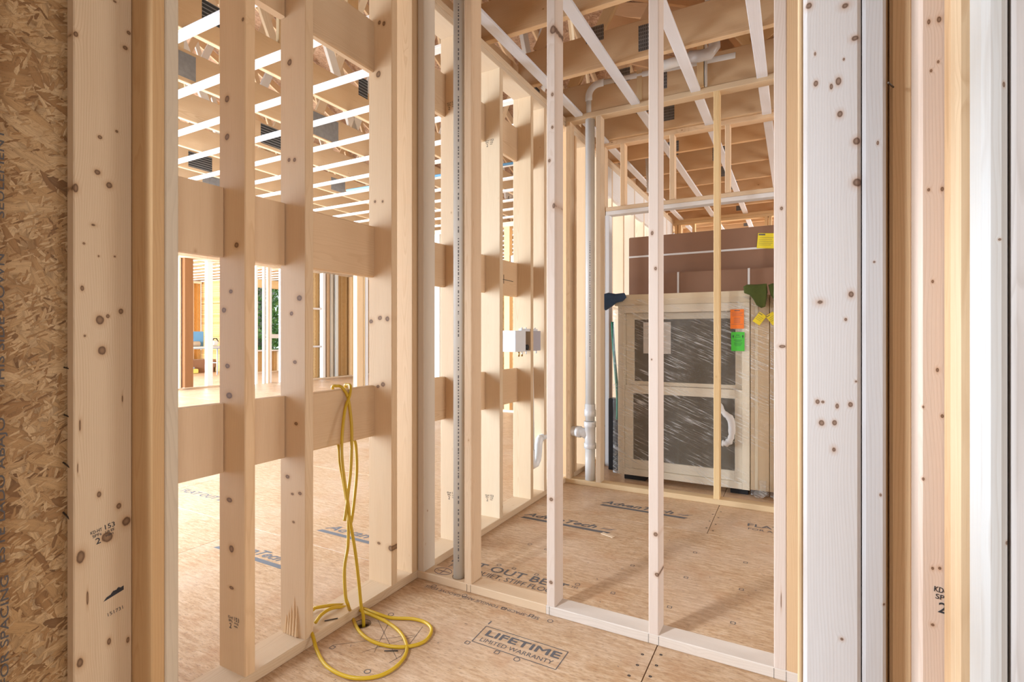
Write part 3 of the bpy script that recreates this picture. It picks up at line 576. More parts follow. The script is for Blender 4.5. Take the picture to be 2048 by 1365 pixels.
# ------------------------------------------------------------------ header wall behind the stored windows, and the last wall
WH = empty('wall_rear', (0, 0, 0), kind='structure'); HY0, HY1 = 4.47, 4.559
beam('top_plate', WH, -1.593, .8, HY0, HY1, 2.848, 2.89, 'wood', (1.05, 1, .95))
beam('header', WH, -1.48, .8, HY0, HY1, 2.233, 2.268, 'pale', (1.05, 1, .94)); beam('cripple_sill', WH, -1.48, .8, HY0, HY1, 2.269, 2.304, 'wood')
for x in (-1.348, -.925, -.492, -.06, .36): beam('cripple_stud', WH, x, x+.038, HY0+.001, HY1, 2.305, 2.847, 'wood', (1.05, .98, .9))
beam('stud', WH, -1.486, -1.449, HY0+.001, HY1, 0, 2.232, 'pale'); beam('stud', WH, -1.53, -1.488, HY0+.001, HY1, 0, 2.847, 'wood')
WZ = empty('wall_end', (0, 0, 0), kind='structure')
beam('top_plate', WZ, -1.6, 2.8, 8.0, 8.089, 2.848, 2.89, 'gold', (1.05, 1, .95)); beam('top_plate', WZ, -1.6, 2.8, 8.0, 8.089, 2.806, 2.847, 'gold')
for x in (-1.58, -1.53, -1.33, -.98, -.37, -.32, .3, .9): beam('stud', WZ, x, x+.04, 8.0, 8.089, 0, 2.805, 'gold', (1.1, 1.02, .92))

# ------------------------------------------------------------------ right-hand stud pack beside the camera
WR = empty('wall_right', (0, 0, 0), kind='structure')
def rb(name, x0, x1, y0, y1, mat, tint=(1, 1, 1), ch=.004): return beam(name, WR, x0, x1, y0, y1, .0, H_PL, mat, tint, ch)
rb('flat_stud', .0136, .1018, 1.09, 1.128, 'wood_A', (1.04, 1.03, 1.05), .006)
rb('stud', .1035, .1375, 1.09, 1.179, 'wood_A2', (1.02, 1.02, 1.05), .005)
rb('stud', .005, .0135, 1.135, 1.25, 'wood', (1.0, .93, .8))
rb('stud', .1395, .1455, 1.132, 1.17, 'gold', (1.05, 1, .9)); rb('stud', .147, .180, 1.122, 1.16, 'wood', (1.06, .96, .80))
rb('flat_stud', .1756, .2646, 1.05, 1.118, 'wood_C', (1.04, 1.0, 1.0), .005)
rb('flat_stud', .207, .296, 1.016, 1.0495, 'wood', (1.0, .86, .70), .003); rb('flat_stud', .207, .296, .98, 1.015, 'wood', (1.02, 1.0, .95), .006)
rb('stud', .2207, .2475, .912, .979, 'wood_A2', (1.06, 1.06, 1.02), .008); rb('stud', .251, .289, .914, .979, 'grey', (1.08, 1.08, 1.14), .004)
for (x, z, m) in ((.115, 2.74, 0), (.1395, 1.60, 0), (.139, .55, 0)):
    tube('nail', WR, [(x, 1.085, z), (x+.012, 1.12, z+.004)], .0014, 'steel', 6)
stamp(.1925, 1.0493, .748, 0, .98, -.10, full=2)

# ------------------------------------------------------------------ ceiling: trusses, strapping, roof deck
CE = empty('ceiling', (0, 0, 0), kind='structure')
def gus(tr, axis, pos, u, z, w, h):
    t = .0012
    if axis == 'X': o = box('gusset_plate', tr, pos, pos+t, u, u+w, z, z+h, 'gusset')
    else: o = box('gusset_plate', tr, u, u+w, pos-t, pos, z, z+h, 'gusset')
    return o
RY, RZ0, SL = 5.2, 3.25, .42            # great-room ridge
def roof_l(y): return RZ0 + SL*(RY+4.0-abs(y-RY))
xl = [-1.76-.0-.628*k for k in range(0, 25)]
gl = {2: [(1.79, 3.0, .13, .12), (3.02, 3.06, .10, .15)], 3: [(2.0, 2.92, .12, .17), (3.10, 2.90, .30, .20)], 4: [(3.07, 2.92, .22, .18)], 5: [(4.46, 2.92, .22, .15)], 6: [(3.14, 2.92, .25, .16)]}
for k, X in enumerate(xl):
    tr = empty('truss', (0, 0, 0)); tr.parent = CE
    beam('bottom_chord', tr, X-.038, X, -3.8, 14.2, 2.891, 3.115, 'wood', (1, .93, .83))
    for s in (-1, 1):
        y0 = RY+s*9.0; strut('top_chord', tr, (X-.019, y0, roof_l(y0)-.11), (X-.019, RY, roof_l(RY)-.11), .14, .036, (1, 0, 0), 'wood', (1, .93, .83))
    for (ya, yb) in ((-1.6, -.2), (.9, -.2), (.9, 2.35), (3.6, 2.35), (3.6, RY), (6.6, RY), (6.6, 8.1), (9.2, 8.1), (9.2, 10.6), (11.8, 10.6)):
        za = 3.0; zb = roof_l(yb)-.16
        strut('web', tr, (X-.019, ya, za+.1), (X-.019, yb, zb), .089, .034, (1, 0, 0), 'wood' if k % 3 else 'pale', (1, .93, .83))
    strut('web', tr, (X-.019, 2.35, 3.1), (X-.019, 2.35, roof_l(2.35)-.16), .089, .034, (1, 0, 0), 'gold')
    for (u, z, w, h) in gl.get(k, [(.75+.13*(k % 4), 2.93, .25, .16), (3.45+.21*(k % 3), 2.93, .24, .16), (6.5, 2.93, .25, .16)]): gus(tr, 'X', X, u, z, w, h)
for j in range(-8, 27):
    Y = 1.742+.41*j
    if Y < -3.6 or Y > 13.9: continue
    beam('strapping', CE, -17.2, -1.76, Y-.064, Y, 2.872, 2.8905, 'pale', (1.05, 1.05, 1.05), .002)
# trusses over the small rooms run across
def roof_r(x): return 4.55-.33*(x+1.7)
yr = [-3.49+.61*k for k in range(0, 29)]
for k, Y in enumerate(yr):
    tr = empty('truss', (0, 0, 0)); tr.parent = CE
    beam('bottom_chord', tr, -1.70, 2.6, Y, Y+.038, 2.891, 3.125, 'wood', (1, .93, .83) if Y < 5 else (1.05, .90, .72))
    strut('top_chord', tr, (-1.7, Y+.019, roof_r(-1.7)-.09), (2.6, Y+.019, roof_r(2.6)-.09), .14, .036, (0, 1, 0), 'wood', (1, .84, .70))
    for (xa, xb) in ((-1.55, -.95), (-.25, -.95), (-.25, .55), (1.3, .55), (1.3, 2.0)):
        strut('web', tr, (xa, Y+.019, 3.12), (xb, Y+.019, roof_r(xb)-.14), .089, .034, (0, 1, 0), 'wood' if k % 2 else 'gold', (1, .93, .83))
    strut('web', tr, (-1.5, Y+.019, 3.95), (.2, Y+.019, 3.18), .14, .034, (0, 1, 0), 'wood', (1, .82, .66))
    gx = {11: (-.855, 2.93, .08, .16), 12: (-.90, 2.95, .09, .13), 13: (-.99, 2.96, .11, .14), 14: (-1.06, 2.90, .10, .10)}.get(k, (-.74, 2.95, .12, .16))
    gus(tr, 'Y', Y, *gx); gus(tr, 'Y', Y, -1.20, 3.07, .12, .10)
for X in (-1.48, -1.035, -.61, -.19, .235, .66, 1.1):
    for (a, b) in ((-.6, 1.98), (2.07, 3.814), (3.905, 4.469), (4.56, 7.99), (8.15, 13.5)):
        beam('strapping', CE, X-.032, X+.032, a, b, 2.872, 2.8905, 'pale', (1.0, 1.0, 1.04), .002)
def deck(name, vs, mat='osb_roof'):
    n = len(vs); up = [(x, y, z+.014) for x, y, z in vs]
    fs = [tuple(range(n)), tuple(range(2*n-1, n-1, -1))]+[(i, (i+1) % n, n+(i+1) % n, n+i) for i in range(n)]
    return link(name, new_mesh(name, vs+up, fs, mat), CE)
zz = roof_l(-3.8); zr = roof_l(RY)
def sheets(fn, x0, x1, y0, y1, dx, dy):
    nx = max(1, round((x1-x0)/dx)); ny = max(1, round((y1-y0)/dy)); g = .002
    for i in range(nx):
        for j in range(ny):
            a, b = x0+(x1-x0)*i/nx+g, x0+(x1-x0)*(i+1)/nx-g; c, d = y0+(y1-y0)*j/ny+g, y0+(y1-y0)*(j+1)/ny-g
            deck('roof_panel', [(a, c, fn(a, c)), (b, c, fn(b, c)), (b, d, fn(b, d)), (a, d, fn(a, d))])
sheets(lambda x, y: roof_l(y), -17.6, -1.72, -3.8, RY, 2.44, 1.22); sheets(lambda x, y: roof_l(y), -17.6, -1.72, RY, 14.2, 2.44, 1.22)
sheets(lambda x, y: roof_r(x), -1.74, 3.2, -4.3, 14.2, 1.22, 2.44)

# ------------------------------------------------------------------ great room: inner stud wall, outer walls
WI = empty('wall_far_left', (0, 0, 0), kind='structure')
IX = -11.4
beam('bottom_plate', WI, IX-.14, IX, 4.6, 7.25, 0, .038); beam('bottom_plate', WI, -11.09, -10.95, 9.0, 11.8, 0, .038)
beam('top_plate', WI, IX-.14, IX+.3, 4.6, 12.0, 2.80, 2.871)
for y in (5.2, 5.9, 6.285): beam('stud', WI, IX-.14, IX, y, y+.04, .038, 2.80)
beam('stud', WI, IX-.09, IX, 6.885, 7.01, .038, 2.80, 'pale', (1.05, 1.02, .98))
for y, m in ((7.925, 'pale'), (8.135, 'grey'), (8.245, 'wood'), (8.30, 'pale'), (8.59, 'pale')): beam('stud', WI, -11.27, -11.2, y, y+.05, 0, 2.80, m)
for y, m, t in ((9.69, 'pale', (1.1, 1.1, 1.05)), (9.83, 'wood', (.8, .7, .6)), (9.95, 'grey', (1, .95, .85)), (10.13, 'pale', (1.05, 1.05, .98)), (10.70, 'gold', (1, .95, .9)), (10.80, 'wood', (1, 1, 1)), (10.93, 'wood', (1, 1, 1))):
    beam('stud', WI, -11.07, -10.95, y, y+.09, .038, 2.80, m, t)
beam('osb_sheathing', WI, -11.14, -11.12, 9.0, 11.9, 0, 2.85, 'osb_far')
for z in (.84, 1.83): beam('blocking', WI, -11.08, -10.97, 9.30, 9.68, z, z+.045, 'pale')
WN = empty('wall_spur', (0, 0, 0), kind='structure')
beam('stud', WN, -7.7, -7.6, 7.57, 7.74, 0, 2.871, 'wood', (1.1, 1.08, 1.0)); beam('stud', WN, -7.7, -7.6, 7.75, 7.79, 0, 2.871, 'gold'); beam('stud', WN, -7.7, -7.6, 7.80, 7.88, 0, 2.871, 'pale')
post = empty('timber_post', (-11.42, 6.45, 0), 'reddish brown squared timber post in the far stud wall of the big room', 'post')
beam('shaft', post, -11.52, -11.33, 6.355, 6.545, .04, 2.80, 'timber', (.62, .60, .58), .01)
beam('base_shim', post, -11.525, -11.325, 6.35, 6.55, .0385, .05, 'wood')
WA = empty('wall_outer', (0, 0, 0), kind='structure')
beam('osb_sheathing', WA, -16.85, -16.83, 5.0, 9.95, 0, 2.87, 'osb_far', (1.15, 1.05, .9)); beam('bottom_plate', WA, -16.83, -16.69, 5.0, 9.9, 0, .038)
for y in (7.9, 8.4, 8.80, 9.12, 9.3, 9.6): beam('stud', WA, -16.829, -16.69, y, y+.06, .038, 2.80, 'wood', (1.1, 1.02, .9) if y < 9.1 else (.75, .62, .5))
beam('top_plate', WA, -16.83, -16.69, 5.0, 9.9, 2.80, 2.871)
beam('osb_sheathing', WA, -16.85, -14.4, 9.97, 9.99, 0, 2.87, 'osb_far')
# outer wall with the window opening
beam('osb_sheathing', WA, -14.54, -14.52, 9.99, 13.0, 0, .66, 'osb_far'); beam('sill', WA, -14.52, -14.36, 9.99, 13.0, .66, .70, 'pale'); beam('bottom_plate', WA, -14.52, -14.36, 10.0, 13.0, 0, .038)
beam('header', WA, -14.52, -14.40, 9.99, 13.0, 2.62, 2.87, 'gold', (1.1, 1.1, 1))
for y in (10.0, 10.5, 11.0, 11.6, 12.2): beam('cripple_stud', WA, -14.519, -14.40, y, y+.04, .038, .659, 'wood')
beam('transom', WA, -14.5, -14.42, 10.68, 11.5, 1.06, 1.19, 'pale'); beam('stud', WA, -14.519, -14.40, 10.02, 10.16, .70, 2.62, 'wood'); beam('stud', WA, -14.519, -14.40, 11.5, 11.6, .70, 2.62, 'wood')
beam('osb_sheathing', WA, -14.54, -14.52, 11.62, 13.0, .66, 2.87, 'osb_far')
beam('osb_sheathing', WA, -14.5, -1.7, 13.02, 13.04, 0, 2.87, 'osb_far')
for i in range(26): beam('stud', WA, -14.3+.49*i, -14.26+.49*i, 12.88, 13.019, .038, 2.80, 'wood')
beam('bottom_plate', WA, -14.4, -1.7, 12.88, 13.019, 0, .038); beam('top_plate', WA, -14.4, -1.7, 12.88, 13.019, 2.80, 2.871)
WM = empty('wall_middle', (0, 0, 0), kind='structure')
for x, m, t in ((-5.16, 'pale', (1, 1, .95)), (-4.7, 'wood', (1, 1, 1)), (-4.2, 'wood', (1, 1, 1)), (-3.86, 'gold', (1.15, 1.0, .8)), (-3.42, 'wood', (1, 1, 1)), (-2.95, 'wood', (1, 1, 1)), (-2.6, 'gold', (1, 1, 1)), (-2.2, 'wood', (1, 1, 1))):
    beam('stud', WM, x, x+.095, 6.85, 6.94, .038, 2.80, m, t)
beam('bottom_plate', WM, -5.2, -1.74, 6.85, 6.94, 0, .038); beam('top_plate', WM, -5.2, -1.74, 6.85, 6.94, 2.80, 2.871); beam('blocking', WM, -3.75, -3.43, 6.86, 6.90, 2.15, 2.36, 'pale')

# ------------------------------------------------------------------ ground and trees outside
G = box('ground', None, -60, 20, -30, 60, -.9, -.6, 'ground'); tag(G, kind='structure')
random.seed(5)
def tree(x, y, h, rad, label, n=2600, lean=0.0):
    t = empty('tree', (x, y, -.6), label, 'tree')
    tube('trunk', t, [(x, y, -.62), (x+lean*.5, y+.05, h*.4), (x+lean, y, h*.85)], [.16, .12, .05], 'bark', 10)
    vs = []; fs = []
    for i in range(n):
        a = random.uniform(0, 6.283); r = rad*math.sqrt(random.random()); z = random.uniform(-.3, h); r *= .55+.45*math.sin(min(1, max(0, z/h))*3.0)
        c = Vector((r*math.cos(a), r*math.sin(a), z+.6)); d = Vector((random.gauss(0, 1), random.gauss(0, 1), random.gauss(0, .6))).normalized()
        u = d.orthogonal().normalized()*random.uniform(.05, .11); w = d.cross(u).normalized()*random.uniform(.03, .06); b = len(vs)
        vs += [c-u, c+w*.9, c+u, c-w*.9]; fs.append((b, b+1, b+2, b+3))
    f = link('foliage', new_mesh('foliage', vs, fs, 'leaf'), t); tag(f, kind='stuff')
tree(-19.0, 13.6, 5.5, .95, 'leafy tree seen in the left half of the far window opening', 4200)
tree(-19.6, 15.6, 6.0, 1.0, 'pale-trunked leafy tree seen in the right half of the far window opening', 4200, .3)
tree(-24.5, 18.2, 8.0, 2.6, 'taller tree standing behind the two trees outside the far window', 6000)

# ------------------------------------------------------------------ big-room clutter
tb = empty('work_table', (-15.0, 8.9, 0), 'grey folding work table by the far strand board wall', 'table')
box('table_top', tb, -15.35, -14.75, 8.1, 9.75, .795, .83, 'paper', .006); box('apron', tb, -15.33, -14.78, 8.14, 9.7, .765, .795, 'grey_pl')
for (y, dy) in ((9.25, .0), (8.2, 0.0)):
    for x in (-15.28, -14.83): tube('leg', tb, [(x, y, .765), (x, y+dy, .005)], .018, 'grey_pl', 8)
    tube('leg_brace', tb, [(-15.28, y, .35), (-14.83, y, .35)], .012, 'grey_pl', 6)
bb = box('foam_board', None, -15.24, -15.20, 8.25, 9.07, .831, 1.265, 'blue', .004); tag(bb, 'blue rigid foam board standing on the far work table', 'board')
rl = tube('paper_roll', None, [(-15.1, 8.15, .906), (-15.1, 8.88, .906)], .075, 'paper', 16); tag(rl, 'white roll lying on the table before the blue foam board', 'roll')
sw = empty('circular_saw', (-15.05, 9.32, .831), 'small white power tool on the right end of the far table', 'tool')
box('motor_body', sw, -15.12, -14.98, 9.22, 9.40, .86, 1.0, 'paper', .03); box('base_shoe', sw, -15.16, -14.95, 9.18, 9.44, .832, .845, 'grey_pl', .003)
tube('handle', sw, [(-15.05, 9.24, .98), (-15.05, 9.28, 1.06), (-15.05, 9.36, 1.06), (-15.05, 9.42, .96)], .016, 'black', 8)
br = empty('push_broom', (-15.9, 9.0, 0), 'yellow bristled broom with wooden handle leaning beside the brown post', 'broom')
box('bristles', br, -15.98, -15.80, 8.84, 9.28, .01, .14, 'bristle', .015); box('broom_head', br, -15.95, -15.83, 8.88, 9.2, .141, .20, 'grey_pl', .02)
tube('handle', br, [(-15.89, 9.0, .18), (-15.89, 8.88, .80), (-15.9, 8.70, 1.35)], .016, 'wood', 8); tube('ferrule', br, [(-15.89, 9.01, .19), (-15.89, 8.97, .34)], .03, 'grey_pl', 8)
for i, (y0, y1, z0, z1, lb) in enumerate(((9.05, 9.95, .15, .40, 'brown carton on top of the stack under the far table'), (9.02, 9.9, .0, .149, 'brown carton at the bottom of the stack under the far table'))):
    c = empty('carton', (-16.3, (y0+y1)/2, z0), lb, 'box'); box('body', c, -16.6, -16.05, y0, y1, z0+.001, z1, 'card', .004); box('tape', c, -16.33, -16.28, y0-.001, y1+.001, z0+.02, z1+.001, 'strap')

# ------------------------------------------------------------------ plumbing
vp = empty('vent_pipe', (-1.3805, 2.02, .0), 'white plastic pipe with printed line beside the second stud of the near partition', 'pipe')
tube('pipe', vp, [(-1.3805, 2.02, .0385), (-1.3805, 2.02, 2.8)], .0262, 'pvc_dull', 28)
tube('floor_hole_rim', vp, [(-1.3805+.031*math.cos(a*math.pi/12), 2.02+.031*math.sin(a*math.pi/12), .0388) for a in range(25)], .0012, 'slab', 6)
random.seed(3); z = .12; txt = []
while z < 2.7:
    l = random.uniform(.004, .016)
    if random.random() < .86: txt.append([(-1.3805+.0266*math.sin(a), 2.02-.0266*math.cos(a), zz_) for a, zz_ in ((.42, z), (.60, z), (.60, z+l), (.42, z+l))])
    z += l+random.uniform(.003, .009)
tag(flat_poly('printed_line', vp, txt, 'ink_soft'), kind='stuff')
ds = empty('drain_stack', (-1.405, 3.86, 0), 'white plastic drain stack with a tee fitting in the back partition', 'pipe')
PX, PY = -1.405, 3.8595
tube('pipe', ds, [(PX, PY, .0385), (PX, PY, .29)], .0385, 'pvc', 26); tube('pipe', ds, [(PX, PY, .50), (PX, PY, 2.846)], .0365, 'pvc', 26); tube('pipe', ds, [(PX, PY, 2.846), (PX, PY, 3.02)], .036, 'pvc', 26)
tube('tee_fitting', ds, [(PX, PY, .285), (PX, PY, .325), (PX, PY, .327), (PX, PY, .45), (PX, PY, .452), (PX, PY, .495)], [.047, .047, .041, .041, .047, .047], 'pvc_cap', 26)
tube('tee_branch', ds, [(PX-.02, PY, .385), (PX-.055, PY, .402), (PX-.075, PY, .405), (PX-.076, PY, .405), (PX-.112, PY, .405)], [.036, .038, .038, .045, .045], 'pvc_cap', 22)
tube('branch_pipe', ds, [(PX-.10, PY, .405), (-1.573, PY, .405)], .038, 'pvc', 22)
tube('coupling', ds, [(PX, PY, .535), (PX, PY, .585), (PX, PY, .587), (PX, PY, .63)], [.045, .045, .041, .041], 'pvc_cap', 26)
arc = ring_pts((PX+.085, PY-.0, 3.015), math.pi, math.pi/2, .085, (1, 0, 0), (0, 0, 1))
tube('elbow', ds, [(PX, PY, 2.985)]+arc+[(PX+.12, PY, 3.10)], .041, 'pvc_cap', 22)
tube('pipe', ds, [(PX+.10, PY, 3.10), (PX+.64, PY, 3.085), (PX+1.05, PY, 3.07)], .036, 'pvc', 22)
rnd = []; z = 1.0
random.seed(9)
while z < 1.9:
    l = random.uniform(.006, .016); rnd.append([(PX+.0369*math.sin(a), PY-.0369*math.cos(a), q) for a, q in ((.25, z), (.38, z), (.38, z+l), (.25, z+l))]); z += l+random.uniform(.004, .012)
tag(flat_poly('printed_line', ds, rnd, 'ink_soft'), kind='stuff')
ap = empty('attic_drain', (-.47, 3.52, 2.95), 'short white pipe with clear trap hanging between the trusses above', 'pipe')
tube('pipe', ap, [(-.50, 3.56, 3.62), (-.455, 3.52, 3.06)], .034, 'pvc', 20); tube('trap_bend', ap, [(-.455, 3.52, 3.08), (-.45, 3.52, 3.0), (-.48, 3.52, 2.965), (-.54, 3.52, 2.965), (-.60, 3.54, 2.985)], .037, 'duct', 16)
tube('side_pipe', ap, [(-.58, 3.535, 2.98), (-.80, 3.6, 3.0)], .033, 'pvc', 18)
# washer box with standpipe
wb = empty('washer_outlet_box', (-1.60, 3.12, 1.05), 'white recessed washer hookup box with black valve between left wall studs', 'utility box')
bx0, bx1, by0, by1, bz0, bz1 = -1.694, -1.60, 2.985, 3.365, 1.058, 1.197
t = .004
box('back_panel', wb, bx0, bx0+t, by0, by1, bz0, bz1, 'box_shade'); box('top_panel', wb, bx0+t, bx1, by0, by1, bz1-t, bz1, 'box_white'); box('bottom_panel', wb, bx0+t, bx1, by0, by1, bz0, bz0+t, 'box_white')
box('side_panel', wb, bx0+t, bx1, by0, by0+t, bz0+t, bz1-t, 'box_white'); box('side_panel', wb, bx0+t, bx1, by1-t, by1, bz0+t, bz1-t, 'box_white')
box('face_flange', wb, bx1, bx1+.004, by0, 3.13, bz0, bz1, 'box_white', .001); box('face_flange', wb, bx1, bx1+.004, 3.24, by1, bz0, bz1, 'box_shade', .001)
for y in (3.10, 3.16, 3.22, 3.30): tube('mounting_tab', wb, [(-1.61, y, bz1), (-1.61, y, bz1+.022)], .006, 'box_white', 8)
box('top_rail', wb, -1.625, -1.602, 3.08, 3.33, bz1, bz1+.014, 'box_white', .001)
tube('valve_knob', wb, [(-1.63, 3.165, 1.085), (-1.597, 3.165, 1.085)], .018, 'black', 16)
for y in (3.095, 3.14): tube('supply_stub', wb, [(-1.63, y, bz0), (-1.63, y, bz0-.035)], .006, 'brass', 10)
for y in (3.115, 3.175, 3.33): tube('mounting_tab', wb, [(-1.615, y, bz0), (-1.615, y, bz0-.02)], .005, 'box_white', 8)
sp = empty('standpipe', (-1.63, 3.25, .2), 'white standpipe with trap dropping from the washer box', 'pipe')
tube('pipe', sp, [(-1.632, 3.262, 1.055), (-1.632, 3.285, .34)], .0245, 'pvc', 18)
tube('trap', sp, [(-1.632, 3.285, .36), (-1.632, 3.285, .30), (-1.632, 3.29, .27), (-1.628, 3.31, .245), (-1.622, 3.335, .25), (-1.616, 3.352, .28), (-1.612, 3.358, .33), (-1.612, 3.362, .38), (-1.612, 3.375, .415), (-1.612, 3.40, .425)], .0275, 'pvc_cap', 18)
tube('trap_arm', sp, [(-1.612, 3.395, .425), (-1.612, 3.70, .43)], .0245, 'pvc', 18)
bt = tube('blue_conduit', None, [(-4.6, 4.42, 2.855), (-3.3, 4.46, 2.855), (-2.2, 4.5, 2.856)], .013, 'blue', 10); tag(bt, 'thin blue tube running under the strapping of the big room', 'tube')
gs = box('green_sheet', None, -5.20, -4.95, 6.80, 6.845, 2.30, 2.62, 'teal', .003); tag(gs, 'pale green sheet hung on the middle stud wall, seen past the first stud', 'sheet')

# ------------------------------------------------------------------ yellow air hose
hz = empty('air_hose', (hx, hy, 0), 'yellow rubber air hose draped over the lower blocking and coiled on the floor', 'hose')
bt_ = .955
hv, hf = [], []
def add_tube(pts, r=.0065, n=6):
    global hv, hf
    v, f = tube_data(smooth_path(pts, n), r, 10); b = len(hv); hv += [x-Vector((hx, hy, 0)) for x in v]; hf += [tuple(i+b for i in q) for q in f]
def off(pts, d):
    return [(x+d, y, z) for x, y, z in pts]
yb, ys = D_hose_back[0][1], D_hose_side[0][1]; ya, yc = D_hose_drop[0][1], D_hose_drop2[0][1]
add_tube([(-1.745, yb, .80), (-1.747, yb+.01, .90), (-1.742, ya, .945), (-1.722, ya+.004, .951), (-1.70, ya+.012, .946)]+D_hose_drop[2:])
add_tube([(-1.745, ys, .80), (-1.747, ys, .90), (-1.742, yc, .945), (-1.722, yc-.004, .951), (-1.70, yc-.010, .946)]+off(D_hose_drop2[2:], .006))
add_tube([(-1.745, yb, .81), (-1.735, yb, .73)]+D_hose_back)
add_tube([(-1.745, ys, .81), (-1.735, ys, .73)]+D_hose_side)
add_tube(D_hose_back[-1:]+D_hose_ring)
ho = link('hose', new_mesh('hose', hv, hf, 'hose', True), hz)

for i, (x, y, a, lb) in enumerate(((-1.31, 1.475, .5, 'short dark nail on the floor inside the hose coil'), (-1.615, 1.47, .9, 'bent dark nail lying on the bottom plate behind the hose'))):
    zb = .0025 if i == 0 else .0405
    n_ = tube('loose_nail', None, [(x-.025*math.cos(a), y-.025*math.sin(a), zb), (x+.025*math.cos(a), y+.025*math.sin(a), zb)], .0022, 'steel', 8); tag(n_, lb, 'nail')
sh = box('wood_sliver', None, -1.0, -.915, 2.915, 2.94, .001, .006, 'wood', .001); sh.data.transform(Matrix.Translation((.957, -2.927, 0))); sh.location = (-.957, 2.927, 0); sh.rotation_euler = (0, 0, -.35); tag(sh, 'small yellowish wood sliver lying on the subfloor print', 'wood scrap')

# ------------------------------------------------------------------ stored windows and boxes
wu = empty('window_unit', (-.78, 4.15, 0), 'pine double-hung window wrapped in plastic film leaning behind the back partition', 'window')
FX0, FX1, FYA = -1.262, -.287, 4.12
def wbm(n, x0, x1, z0, z1, y0=FYA, d=.10, mat='primed', tint=(1, 1, 1)): return beam(n, wu, x0, x1, y0, y0+d, z0, z1, mat, tint, .002)
wbm('side_jamb', FX0, FX0+.05, .045, 1.405); wbm('side_jamb', FX1-.05, FX1, .045, 1.405); wbm('head_jamb', FX0+.0505, FX1-.0505, 1.345, 1.405); wbm('sill', FX0+.0505, FX1-.0505, .045, .095)
wbm('top_rail', FX0-.03, FX1, 1.406, 1.492, 4.13, .11, 'primed', (1.02, 1, .95))
SX0, SX1 = FX0+.051, FX1-.051
lo = empty('lower_sash', (0, 0, 0)); lo.parent = wu; lo.location = -Vector(wu.location)
up = empty('upper_sash', (0, 0, 0)); up.parent = wu; up.location = -Vector(wu.location)
def sash(p, y, z0, z1, rail_b, rail_t, l, r):
    beam('stile', p, SX0, l, y, y+.035, z0, z1, 'primed', ch=.002); beam('stile', p, r, SX1, y, y+.035, z0, z1, 'primed', ch=.002)
    beam('rail', p, l+.0003, r-.0003, y, y+.035, z0, z0+rail_b, 'primed', ch=.002); beam('rail', p, l+.0003, r-.0003, y, y+.035, z1-rail_t, z1, 'primed', ch=.002)
    box('pane', p, l-.004, r+.004, y+.015, y+.021, z0+rail_b-.004, z1-rail_t+.004, 'glass')
sash(lo, FYA+.022, .096, .765, .072, .066, -1.145, -.388); sash(up, FYA+.060, .766, 1.344, .03, .052, -1.145, -.388)
beam('pale_strip', up, -.805, -.79, FYA+.085, FYA+.094, .80, 1.29, 'primed', (1.1, 1.1, 1.1), .001)  # thin strip added behind the pane to draw a pale upright line
box('shipping_label', wu, -1.07, -.855, 4.178, 4.179, 1.02, 1.27, 'paper')
wy = 4.104
def film(name, parent, x0, x1, y, z0, z1, nx, nz, amp, seed, wrap=.10):
    random.seed(seed); vs = []; fs = []
    cols = [(x0, y+wrap)]+[(x0+(x1-x0)*i/nx, y) for i in range(nx+1)]+[(x1, y+wrap)]
    for j in range(nz+1):
        for i, (x, yy) in enumerate(cols):
            vs.append((x+random.uniform(-amp, amp)*.3-wpos(parent).x, yy+random.uniform(-amp, amp*.2)-wpos(parent).y, z0+(z1-z0)*j/nz+random.uniform(-amp, amp)*.2))
    n = len(cols)
    for j in range(nz):
        for i in range(n-1): fs.append((j*n+i, j*n+i+1, (j+1)*n+i+1, (j+1)*n+i))
    return link(name, new_mesh(name, vs, fs, 'film', True), parent)
film('plastic_wrap', wu, FX0-.035, FX1-.003, wy, .05, 1.45, 14, 20, .006, 2)
def sticker(name, parent, x0, x1, z0, z1, y, mat, lines, hdr=True, tilt=0.0, arrows=False):
    cx, cz = (x0+x1)/2, (z0+z1)/2; st = empty(name, (0, 0, 0)); st.parent = parent; st.location = Vector((cx, y, cz))-wpos(parent)
    st.rotation_euler = (0, tilt, 0); w, h = x1-x0, z1-z0
    box('label_sheet', st, cx-w/2, cx+w/2, y, y+.0008, cz-h/2, cz+h/2, mat)
    pl = []
    for (u0, u1, v, th) in lines: pl.append([(cx+(u0-.5)*w, y-.0004, cz+(v-.5)*h), (cx+(u1-.5)*w, y-.0004, cz+(v-.5)*h), (cx+(u1-.5)*w, y-.0004, cz+(v-.5)*h+th*h), (cx+(u0-.5)*w, y-.0004, cz+(v-.5)*h+th*h)])
    if arrows:
        for u in (.15, .87): 
            a = lambda du, dv: (cx+(u-.5+du)*w, y-.0004, cz+(.76-.5+dv)*h)
            pl += [[a(-.07, 0), a(.07, 0), a(0, .09)], [a(-.025, -.08), a(.025, -.08), a(.025, 0), a(-.025, 0)]]
    flat_poly('print', st, pl, 'ink_soft' if not arrows else 'ink'); return st
LN = [(.3, .7, .91, .04)]+[(.08+.05*(i % 2), .92-.06*(i % 3), .82-.055*i, .012) for i in range(4)]+[(.25, .75-.05*(i % 2), .55-.05*i, .012) for i in range(6)]+[(.08, .92, .22, .014)]
sticker('orange_sticker', wu, -.414, -.323, 1.214, 1.355, 4.094, 'orange', LN)
sticker('green_sticker', wu, -.408, -.319, 1.052, 1.19, 4.094, 'green', [(.36, .64, .82, .03), (.3, .7, .73, .02), (.2, .82, .56, .02), (.28, .74, .5, .02), (.2, .84, .42, .014), (.24, .8, .37, .014), (.22, .76, .32, .014), (.3, .72, .27, .014)], arrows=True)
